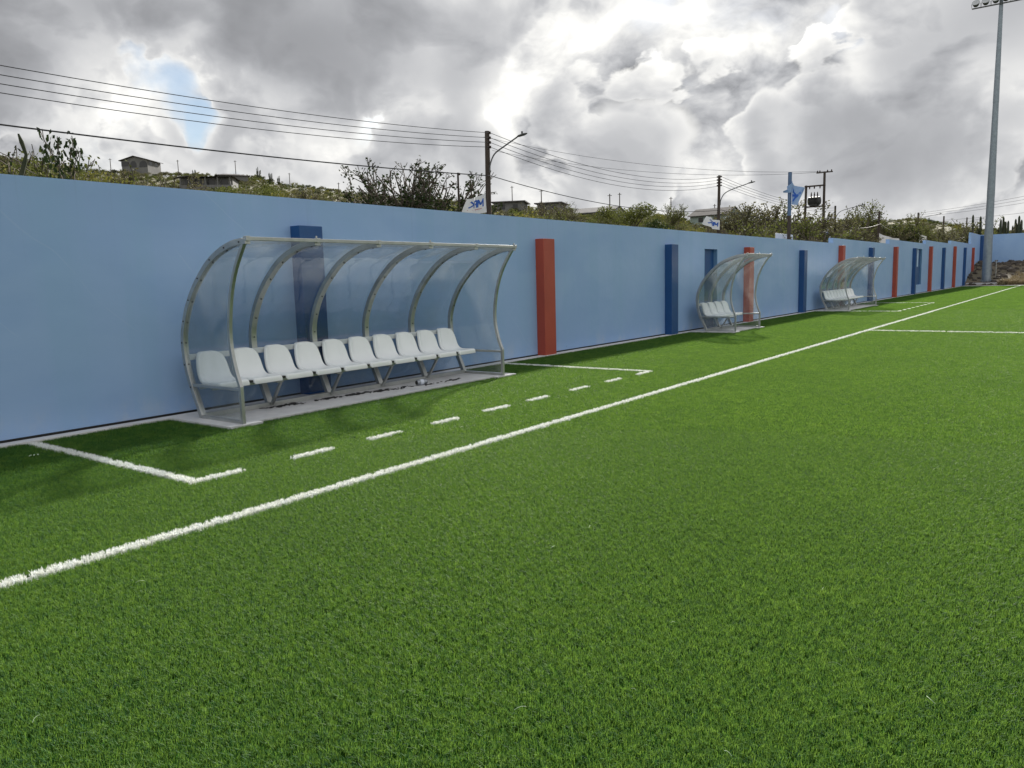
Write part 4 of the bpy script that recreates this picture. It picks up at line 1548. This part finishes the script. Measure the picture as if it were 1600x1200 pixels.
house(22.4, 190, -26, 9.5, 7, 2.2, M['render_mint'], M['roof'], 'side_gable', 1.5, 'grey roofed house with a mint gable left of the small-flag pole', [(-2, .6, 1.2, 1.1, False), (2, .6, 1.2, 1.1, False)], [(3.4, .8, 1.3, 1.1)], zb=13.2)
house(13.2, 250, -10, 5, 5, 1.8, M['render_white'], M['roof_tin'], 'flat', 0, 'tiny white house on the far ridge right of the transformer frame', [(0, .5, 1, .9, False)], (), zb=14.4)

HP = [(63.0, 290, 5.0), (59.0, 290, 5.5), (55.4, 290, 6.0), (51.9, 285, 5.0), (48.6, 250, 4.5), (36.3, 225, 6.5), (34.2, 180, 6.0), (29.3, 165, 5.5), (28.6, 190, 6.0), (25.0, 200, 6.5), (24.1, 180, 4.5), (20.4, 170, 6.0), (18.0, 180, 5.5), (16.8, 190, 5.0), (22.0, 215, 6.0)]
HL = ['left of the hilltop house', 'right of the hilltop house', 'behind the long low hillside house', 'on the bare slope right of the cactus ridge', 'left of the leafless tree', 'beside the first flat-roofed house', 'between the two flat-roofed houses', 'in front of the tin-roofed house', 'behind the tin-roofed house', 'rising out of the domed bush', 'right of the domed bush', 'in front of the mint gable', 'right of the mint-gabled house', 'left of the blue flag pole', 'behind the ridge of the mint-gabled house']
for (az, d, h), lb in zip(HP, HL):
    x, y = polar(az, d)
    z = terrain_z(x, y)
    t = thing('hillside_pole', 'slender distant pole ' + lb, 'utility pole', (x, y, z - .5), R(az), 'poles on the hillside')
    MB().tube([(0, 0, 0), (0, 0, h + .5)], [.13, .10], 6).obj('shaft', M['wood'], t)
    mb = MB()
    mb.box((-.45, -.05, h + .1), (.45, .05, h + .2))
    mb.obj('crossarm', M['wood'], t)

# ------------------------------------------------------------------ vegetation
def leaf_quad(b, p, size, rs, droop=0.0):
    a = rs.uniform(0, 6.283)
    t = rs.uniform(-1.1, 1.1)
    d = Vector((math.cos(a) * math.cos(t), math.sin(a) * math.cos(t), math.sin(t) - droop)).normalized()
    s = d.cross(Vector((rs.uniform(-1, 1), rs.uniform(-1, 1), rs.uniform(-1, 1)))).normalized()
    L, w = size * rs.uniform(.6, 1.3), size * rs.uniform(.25, .5)
    p = Vector(p)
    b.add([p, p + d * L * .5 + s * w, p + d * L, p + d * L * .5 - s * w], [(0, 1, 2, 3)])


def grow(seed, stems, levels, lean, seg, leaf_n, leaf_s, kids=3, up=.25, r0=.035, leaf_from=2, twig=.0045):
    """branching shrub about one unit tall: trunk mesh builder, crown mesh builder"""
    rs = random.Random(seed)
    tr, cr = MB(), MB()

    def branch(p, d, L, r, lev):
        q = p
        pts, rr = [p], [r]
        dd = d
        for i in range(2):
            dd = (dd + Vector((rs.gauss(0, .22), rs.gauss(0, .22), rs.gauss(0, .15) + up * .3))).normalized()
            q = q + dd * L * .5
            pts.append(q)
            rr.append(max(twig, r * (1 - .22 * (i + 1))))
        tr.tube(pts, rr, 5 if lev < 2 else 3, cap=False)
        if lev >= leaf_from:
            for _ in range(leaf_n):
                t = rs.random()
                c = pts[0].lerp(pts[-1], t) + Vector((rs.gauss(0, .03), rs.gauss(0, .03), rs.gauss(0, .025)))
                leaf_quad(cr, c, leaf_s, rs, .1)
        if lev < levels:
            n = kids if rs.random() < .7 else kids - 1
            for k_ in range(n):
                t = rs.uniform(.45, 1.0) if k_ else 1.0
                s = pts[0].lerp(pts[-1], t) if t < 1 else pts[-1]
                ax = Vector((rs.gauss(0, 1), rs.gauss(0, 1), rs.gauss(0, .6)))
                nd = (dd + ax.normalized() * rs.uniform(.45, .85) + Vector((0, 0, up * .4))).normalized()
                branch(s, nd, L * rs.uniform(.62, .85), max(twig, r * .58), lev + 1)
    for i in range(stems):
        a = 6.283 * i / stems + rs.uniform(-.5, .5)
        d = Vector((math.cos(a) * lean, math.sin(a) * lean, 1)).normalized()
        branch(Vector((math.cos(a) * .03, math.sin(a) * .03, -.06)), d, seg * rs.uniform(.8, 1.2), r0, 0)
    top = np.percentile([v[2] for v in cr.v] or [v[2] for v in tr.v], 97)
    s = 1 / top
    for b in (tr, cr):
        b.v = [(x * s, y * s, z * s) for x, y, z in b.v]
    return tr, cr


def dense(seed, n, leaf_s, sx=1.0, flat=.75):
    """close leafy bush: leaf clumps through an uneven volume"""
    rs = random.Random(seed)
    tr, cr = MB(), MB()
    lobes = [(Vector((rs.gauss(0, .30) * sx, rs.gauss(0, .30) * sx, rs.uniform(.25, .70))), rs.uniform(.20, .38)) for _ in range(9)]
    for c, r in lobes:
        tr.tube([(0, 0, -.06), c * .5, c], [.025, .018, .008], 4, cap=False)
        for _ in range(n // 9):
            v = Vector((rs.gauss(0, 1), rs.gauss(0, 1), rs.gauss(0, 1))).normalized() * r * (rs.random() ** .35)
            v.z *= flat
            p = c + v
            if p.z > .02:
                leaf_quad(cr, p, leaf_s, rs)
    top = max(v[2] for v in cr.v)
    for b in (tr, cr):
        b.v = [(x / top, y / top, z / top) for x, y, z in b.v]
    return tr, cr


def cactus_clump(seed, n, r=.045, hmin=.5):
    rs = random.Random(seed)
    tr = MB()
    for i in range(n):
        a, d = rs.uniform(0, 6.283), rs.uniform(0, .28)
        x, y = math.cos(a) * d, math.sin(a) * d
        h = rs.uniform(hmin, 1.0)
        lx, ly = rs.gauss(0, .05), rs.gauss(0, .05)
        pts = [(x, y, -.05), (x + lx * .3, y + ly * .3, h * .4), (x + lx * .9, y + ly * .8, h * .75), (x + lx, y + ly, h * .97), (x + lx, y + ly, h)]
        tr.tube(pts, [r * .9, r, r * 1.0, r * .8, r * .3], 8)
        if rs.random() < .5:
            z0 = h * rs.uniform(.35, .6)
            b = rs.uniform(0, 6.283)
            bx_, by_ = x + lx * .4 + math.cos(b) * .09, y + ly * .4 + math.sin(b) * .09
            tr.tube([(x + lx * .4, y + ly * .4, z0), (bx_, by_, z0 + .06), (bx_ + .01, by_, min(1, z0 + .35)), (bx_ + .01, by_, min(1.0, z0 + .38))], [r * .6, r * .8, r * .8, r * .25], 7)
    return tr


PROTO = {}


def proto(key, tr, cr, leafm):
    PROTO[key] = (tr.mesh(key + '_stems', M['bark']), cr.mesh(key + '_leaves', M[leafm]))


proto('acacia_a', *grow(1, 5, 4, .75, .40, 10, .036), 'leaf')
proto('acacia_b', *grow(2, 6, 4, .95, .42, 10, .036), 'leaf')
proto('acacia_c', *grow(3, 4, 4, .6, .40, 12, .034), 'leaf_grey')
proto('twiggy', *grow(4, 7, 4, .7, .38, 2, .034, leaf_from=3), 'leaf_grey')
proto('bushy_a', *dense(5, 4200, .046), 'leaf_yellow')
proto('bushy_b', *dense(6, 4600, .044, 1.25), 'leaf')
proto('bushy_c', *dense(7, 5000, .042, 1.1), 'leaf_dark')
proto('bushy_d', *dense(8, 4200, .044, 1.4), 'leaf_grey')
proto('near_shrub', *dense(15, 12000, .021, 1.3), 'leaf_yellow')
proto('near_olive', *dense(16, 12000, .021, 1.3), 'leaf')
proto('yellow_shrub', *grow(9, 8, 3, .85, .45, 26, .042, kids=4), 'leaf_yellow')


def plant(key, name, label, cat, x, y, h, wide=1.0, rz=None, group=None, crown='crown', trunk='trunk', zb=None):
    t = thing(name, label, cat, (x, y, terrain_z(x, y) if zb is None else zb), rnd.uniform(0, 6.28) if rz is None else rz, group)
    a, b = PROTO[key]
    put(trunk, a, t, sc=(h * wide, h * wide, h))
    put(crown, b, t, sc=(h * wide, h * wide, h))
    return t


# the big half-bare tree beside the large-flag pole
def fan_tree(seed, stems):
    """many slender limbs fanning from one foot, twigs and small leaves along their outer half; about one unit tall"""
    rs = random.Random(seed)
    tr, cr = MB(), MB()

    def limb(p, d, L, r, lev):
        pts, rr = [p], [r]
        n = 5 if lev == 0 else 3
        q, dd = p, d
        for i in range(n):
            dd = (dd + Vector((rs.gauss(0, .10), rs.gauss(0, .10), rs.gauss(0, .07) + (.005 if lev == 0 else .06)))).normalized()
            q = q + dd * L / n
            pts.append(q)
            rr.append(max(.0027, r * (1 - .75 * (i + 1) / n)))
        tr.tube(pts, rr, 5 if lev == 0 else 3, cap=False)
        if lev < 2:
            for k_ in range(8 if lev == 0 else 4):
                t = rs.uniform(.28, .98)
                i = min(n - 1, int(t * n))
                s = pts[i].lerp(pts[i + 1], t * n - i)
                ax = Vector((rs.gauss(0, 1), rs.gauss(0, 1), rs.gauss(0, .7))).normalized()
                limb(s, (dd + ax * .75 + Vector((0, 0, .15))).normalized(), L * rs.uniform(.20, .42) * (1.15 - .4 * t), max(.0027, r * .42), lev + 1)
        if lev >= 1:
            for _ in range(5 if lev == 1 else 6):
                if p.z < .60 or rs.random() < .42:
                    t = rs.random()
                    c = pts[0].lerp(pts[-1], t) + Vector((rs.gauss(0, .012), rs.gauss(0, .012), rs.gauss(0, .010)))
                    leaf_quad(cr, c, .026, rs)
    for i in range(stems):
        a = 6.283 * i * .618
        th = R(3 + 70 * ((i + .5) / stems) ** .75) + rs.gauss(0, .06)
        d = Vector((math.sin(th) * math.cos(a), math.sin(th) * math.sin(a), math.cos(th)))
        L = .98 / math.sqrt((math.sin(th) / .86) ** 2 + math.cos(th) ** 2) * rs.uniform(.86, 1.0)
        limb(Vector((rs.gauss(0, .03), rs.gauss(0, .03), -.04)), d, L, .016, 0)
    return tr, cr


tr, cr = fan_tree(5, 70)
PROTO['fan_tree'] = (tr.mesh('fan_tree_stems', M['bark']), cr.mesh('fan_tree_leaves', M['leaf_dark']))
zt0 = terrain_z(-30, 31.6)
plant('fan_tree', 'fan_shaped_tree', 'large half-bare tree with fanned branches behind the wall left of the large-flag pole', 'tree', -30, 31.6, 8.15 - zt0, 1.22, .6)
tr, cr = grow(77, 4, 4, .8, .36, 9, .046, kids=2, up=.5, r0=.022, leaf_from=2, twig=.005)
PROTO['sprig'] = (tr.mesh('sprig_stems', M['bark']), cr.mesh('sprig_leaves', M['leaf_dark']))

ax, ay = polar(66.2, 27)
plant('sprig', 'leafy_sapling', 'spindly dark sapling with big leaves standing above the wall at far left', 'tree', *polar(64.5, 27), 1.55 + 27 * math.tan(R(9.2)) - terrain_z(*polar(64.5, 27)), .55, .4)
plant('sprig', 'leafy_sapling', 'smaller dark sapling between the lone cactus and the spindly sapling', 'tree', *polar(66.6, 27), 1.55 + 27 * math.tan(R(8.7)) - terrain_z(*polar(66.6, 27)), .5, 2.1)
ct = thing('lone_cactus', 'single bent columnar cactus above the wall at far left', 'cactus', (-20.0, 8.15, terrain_z(-20, 8.15)))
zc = ct.location.z
pts = [(-.05, -.12, -.2), (-.05, -.10, 2.4), (-.02, -.06, 4.2 - zc), (.0, .05, 4.55 - zc), (.0, .10, 4.72 - zc), (.0, .03, 5.0 - zc), (0, -.02, 5.18 - zc)]
MB().tube(pts, [.065, .06, .055, .05, .036, .048, .02], 9).obj('stem', M['cactus'], ct, smooth=True)
MB().tube([(0, .06, 4.5 - zc), (-.05, -.18, 4.62 - zc), (-.1, -.42, 4.74 - zc)], [.02, .014, .008], 5).obj('branch', M['bark'], ct)

SEEN = {}
PLACES = [(75, 62, 'near the lone cactus'), (62, 56, 'below the two hillside houses'), (56, 48, 'above the nearest dugout'), (48, 39, 'round the leafless tree'),
          (39, 31, 'right of the large-flag pole'), (31, 23, 'before the tin-roofed house'), (23, 16, 'left of the blue flag pole'), (16, 9, 'round the transformer frame'), (9, -4, 'near the floodlight mast')]


def zone(az):
    for a, b, s in PLACES:
        if b <= az <= a:
            return s
    return 'beyond the end wall'


KIND = {'acacia_a': ('acacia_bush', 'olive thorn bush'), 'acacia_b': ('acacia_bush', 'spreading olive thorn bush'), 'acacia_c': ('thorn_bush', 'grey-green thorn bush'), 'twiggy': ('twiggy_bush', 'twiggy bare bush'),
        'bushy_a': ('leafy_bush', 'yellow-green leafy bush'), 'bushy_b': ('leafy_bush', 'olive leafy bush'), 'bushy_c': ('leafy_bush', 'dark green leafy bush'), 'bushy_d': ('grey_bush', 'grey-green rounded bush'),
        'yellow_shrub': ('yellow_shrub', 'bright yellow-green shrub'), 'near_shrub': ('yellow_shrub', 'small-leaved yellow-green shrub'), 'near_olive': ('leafy_bush', 'small-leaved olive bush')}


def wall_el(az):
    if az <= 0:
        return 2.2
    d = 9.06 / math.sin(R(az))
    y = d * math.cos(R(az))
    top = 2.77
    for a, b, zt in SEG:
        if a <= y < b:
            top = zt
    if y > 91:
        return 2.0
    return math.degrees(math.atan((top - 1.55) / d))


FLAGS = [(14.8, 94, 1.3), (11.5, 122, 1.7), (9.3, 151, 1.3), (7.9, 179, 1.2)]    # keep the way to the small flags open


def before_flag(az, d, m=1.0):
    for a, D, w in FLAGS:
        if abs(az - a) < w * m and d < D + 3:
            return D
    return None


def crown_at(az, d, el, key, wide, label=None):
    D = before_flag(az, d)
    if D:
        d = D + rv.uniform(5, 14)
    x, y = polar(az, d)
    while max(-9.2 - x, y - 92) < 4.5:
        d += 4
        x, y = polar(az, d)
    z = terrain_z(x, y)
    h = 1.55 + d * math.tan(R(el)) - z
    if h < .8 or h > 10.5:
        return None
    wide = min(wide, max(.35, (max(-9.26 - x, y - 91.4) - .6) / (.85 * h)))      # clear of the wall
    nm, lb = KIND[key]
    return plant(key, nm, label or f'{lb} above the wall {zone(az)}', 'bush', x, y, h, wide, group='bushes beyond the wall')


rv = random.Random(99)
# height of the greenery against the sky, as (bearing, elevation)
GREEN = [(-20, 2.3), (3.5, 2.4), (5.7, 2.55), (6.8, 2.75), (8.3, 3.1), (9.6, 3.5), (10.5, 3.7), (11.4, 4.1), (12.1, 3.7), (12.8, 3.5), (13.6, 3.2), (14.4, 3.2),
         (15.5, 3.3), (16.5, 3.5), (17.3, 3.7), (18.5, 4.0), (20, 4.0), (21, 3.8), (23, 3.8), (24, 3.7), (25, 4.2), (26.5, 4.2), (27.2, 4.4), (28.2, 4.6), (29, 4.5), (30.3, 4.3), (32, 4.3),
         (32.6, 4.7), (33.6, 4.9), (34.5, 4.8), (36, 4.8), (37.7, 5.0), (39, 5.5), (47.9, 6.45), (49, 6.5), (51, 6.9), (52, 7.1), (53, 7.4), (54, 7.6), (57, 7.5), (60, 7.5), (63, 7.7), (65, 8.2), (69, 8.3), (80, 8.4)]
NEARCOL = {'bushes': 0}
az = 74.0
while az > -4:
    ew_, es = wall_el(max(az, 1)), lerp_table(az, GREEN)
    slope = 47.5 < az < 63.5                       # open hillside shows here
    for lay in range(2):
        if slope and (lay == 0 or rv.random() < .4):
            continue
        el = ew_ + (es - ew_) * (rv.uniform(.02, .34) if lay == 0 else rv.uniform(.25, .80 if not slope else .45))
        d = rv.uniform(27, 50) if lay == 0 else rv.uniform(60, 135)
        if lay == 0 and az > 63:
            el = ew_ + (es - ew_) * rv.uniform(.3, .75)
        if az < 6:
            d = rv.uniform(105, 140)
        if lay == 0 and (35.5 < az < 48 or 19.5 < az < 25.5):
            d, el = (rv.uniform(48, 60) if az > 30 else rv.uniform(72, 84)), ew_ + .3      # behind the two lettered flags
        a2 = az + rv.uniform(-.5, .5)
        if lay == 0:
            key = rv.choice(['near_shrub', 'near_olive', 'acacia_a', 'near_olive', 'acacia_b', 'near_shrub', 'bushy_d'] if d < 50 else ['bushy_a', 'bushy_b', 'bushy_d'])
        else:
            key = rv.choice(['acacia_a', 'acacia_b', 'acacia_c', 'twiggy', 'bushy_b', 'bushy_d', 'acacia_c', 'twiggy', 'acacia_a'])
        crown_at(a2, d, el, key, rv.uniform(.8, 1.4))
    az -= 1.05 if az > 20 else .75
# particular bushes
crown_at(26.4, 48, 4.05, 'bushy_c', .75, 'very dark compact bush just above the wall before the domed bush')
crown_at(27.9, 105, 5.15, 'bushy_b', 1.15, 'domed olive tree right of the tin-roofed house')
crown_at(25.3, 110, 4.75, 'acacia_b', 1.2, 'domed grey-green thorn tree left of the small-flag pole')
crown_at(33.9, 120, 5.35, 'twiggy', 1.0, 'twiggy bare tree beside the second flat-roofed house')
crown_at(32.6, 125, 5.25, 'twiggy', .9, 'slimmer twiggy bare tree in front of the second flat-roofed house')
crown_at(63.8, 30, 7.6, 'near_shrub', .75, 'sunlit yellow-green shrub under the spindly sapling')
crown_at(61.9, 31, 7.05, 'near_shrub', .7, 'second sunlit yellow-green shrub right of the spindly sapling')
crown_at(54.2, 95, 6.95, 'bushy_b', .9, 'broad olive bush right of the long low hillside house')
crown_at(52.2, 95, 6.6, 'bushy_a', .8, 'yellow-green bush on the slope above the nearest dugout')
crown_at(43.0, 47, 5.35, 'bushy_b', 1.0, 'olive bush at the foot of the leafless tree, right side')
crown_at(44.6, 38, 5.35, 'bushy_c', .8, 'dark bush at the foot of the leafless tree, left side')
crown_at(46.3, 39, 5.45, 'bushy_c', .7, 'dark bush at the left edge of the leafless tree')
rv = random.Random(99) if 'rv' not in globals() else rv
for a_, d_, e_, k_, l_ in ((19.6, 85, 4.3, 'acacia_c', 'grey thorn thicket right of the mint-gabled house'), (18.2, 88, 4.2, 'acacia_c', 'grey thorn thicket left of the blue flag pole'),
                           (16.2, 80, 3.7, 'acacia_a', 'thin olive bush between the blue pole and the transformer frame'), (15.0, 84, 3.35, 'acacia_c', 'grey bush under the transformer'),
                           (11.6, 108, 3.95, 'acacia_b', 'broad thorn tree with curling twigs round the dark pole'), (10.9, 106, 2.95, 'bushy_c', 'dark mass of leaves below the curling-twig tree')):
    crown_at(a_, d_, e_, k_, 1.15, l_)
# cactus columns
cm_ = [cactus_clump(s, 7, .035).mesh('cactus_columns', M['cactus'], True) for s in (1, 2, 3)]
CP = [(53.2, 285, 3.6), (52.7, 290, 3.0), (54.0, 290, 4.2), (58.0, 280, 3.0), (12.3, 160, 4.5), (14.0, 140, 5.0), (14.4, 138, 4.0), (64.9, 60, 3.2)]
for i, (a_, d_, h_) in enumerate(CP):
    x, y = polar(a_, d_)
    t = thing('cactus_clump', 'distant clump of columnar cactus ' + ('on the hilltop ridge' if d_ > 250 else 'beyond the wall ' + zone(a_)), 'cactus', (x, y, terrain_z(x, y)), rnd.uniform(0, 6), 'cactus clumps on the slope')
    put('stem', cm_[i % 3], t, sc=(h_ * .8, h_ * .8, h_))
for i in range(13):
    x = -10.2 + i * .85 + rv.uniform(-.2, .2)
    y = 97.5 + rv.uniform(-1.5, 3)
    zt = 5.55 + 1.5 * abs(math.sin(i * 1.7)) + (.3 if i % 3 == 1 else 0)
    z = terrain_z(x, y)
    t = thing('cactus_clump', 'tall cactus clump in the hedge behind the end wall', 'cactus', (x, y, z), rnd.uniform(0, 6), 'cactus hedge behind the end wall')
    h_ = zt - z
    put('stem', cm_[i % 3], t, sc=(h_ * .55, h_ * .55, h_))
for i in range(9):
    x = -10 + i * 1.5
    plant(rv.choice(['acacia_c', 'bushy_d', 'bushy_b']), 'hedge_bush', 'grey-green bush below the cactus hedge behind the end wall', 'bush', x, 96.3 + rv.uniform(0, 2), 5.35 - terrain_z(x, 97) + rv.uniform(-.2, .35), .55, group='bushes behind the end wall')

# scrub that nobody could count: slopes beyond
rs2 = random.Random(31)
SV, SM_ = [], []
kinds = [('leaf', 0), ('leaf_grey', 1), ('leaf_yellow', 2), ('leaf_dark', 3)]
for i in range(8):
    tr, cr = dense(200 + i, 420, .13, 1.3, .8)
    SV.append((cr.v, cr.f))
    SM_.append([[0, 1, 0, 2, 1, 0, 3, 1][i]] * len(cr.f))
pts, var, rot, scl = [], [], [], []
for _ in range(6500):
    a_ = rs2.uniform(-12, 82)
    d_ = 95 + 235 * math.sqrt(rs2.random())
    x, y = polar(a_, d_)
    if max(-9.2 - x, y - 92) < 8 or before_flag(a_, d_, .8):
        continue
    pts.append((x, y, terrain_z(x, y) - .15))
    var.append(rs2.randrange(8))
    rot.append(rs2.uniform(0, 6.28))
    s = rs2.uniform(.7, 1.9)
    scl.append(s * (1.0 if d_ < 240 else .8))
tag(scatter('hillside_scrub', SV, pts, var, rot, scl, [M['leaf'], M['leaf_grey'], M['leaf_yellow'], M['leaf_dark']], SM_), 'olive scrub covering the slopes of the hill', 'scrub', kind='stuff')
pts, var, rot, scl = [], [], [], []
for _ in range(2600):
    a_ = rs2.uniform(-12, 82)
    d_ = 20 + 80 * rs2.random()
    x, y = polar(a_, d_)
    if max(-13 - x, y - 95) < 0 or abs(x - PX) < 1.2 or before_flag(a_, d_, .8):
        continue
    pts.append((x, y, terrain_z(x, y) - .1))
    var.append(rs2.randrange(8))
    rot.append(rs2.uniform(0, 6.28))
    scl.append(rs2.uniform(.4, 1.2))
tag(scatter('roadside_undergrowth', SV, pts, var, rot, scl, [M['leaf'], M['leaf_grey'], M['leaf_yellow'], M['leaf_dark']], SM_), 'low undergrowth between the bushes beyond the wall', 'undergrowth', kind='stuff')

# repeats that share a description: say which one, counted from the left
ORDW = ['leftmost', 'second', 'third', 'fourth', 'fifth', 'sixth', 'seventh', 'eighth', 'ninth', 'tenth', 'eleventh', 'twelfth', 'thirteenth', 'fourteenth', 'fifteenth']
byl = {}
for o in col.objects:
    if o.get('category') in ('bush', 'cactus', 'house', 'utility pole'):
        byl.setdefault(o['label'], []).append(o)
for lb, os_ in byl.items():
    if len(os_) > 1:
        os_.sort(key=lambda o: -bearing(o.location.x, o.location.y))
        for i, o in enumerate(os_):
            w_ = 'rightmost' if i == len(os_) - 1 else ORDW[min(i, 14)] + ('' if i == 0 else ' from left')
            o['label'] = w_ + ' ' + lb
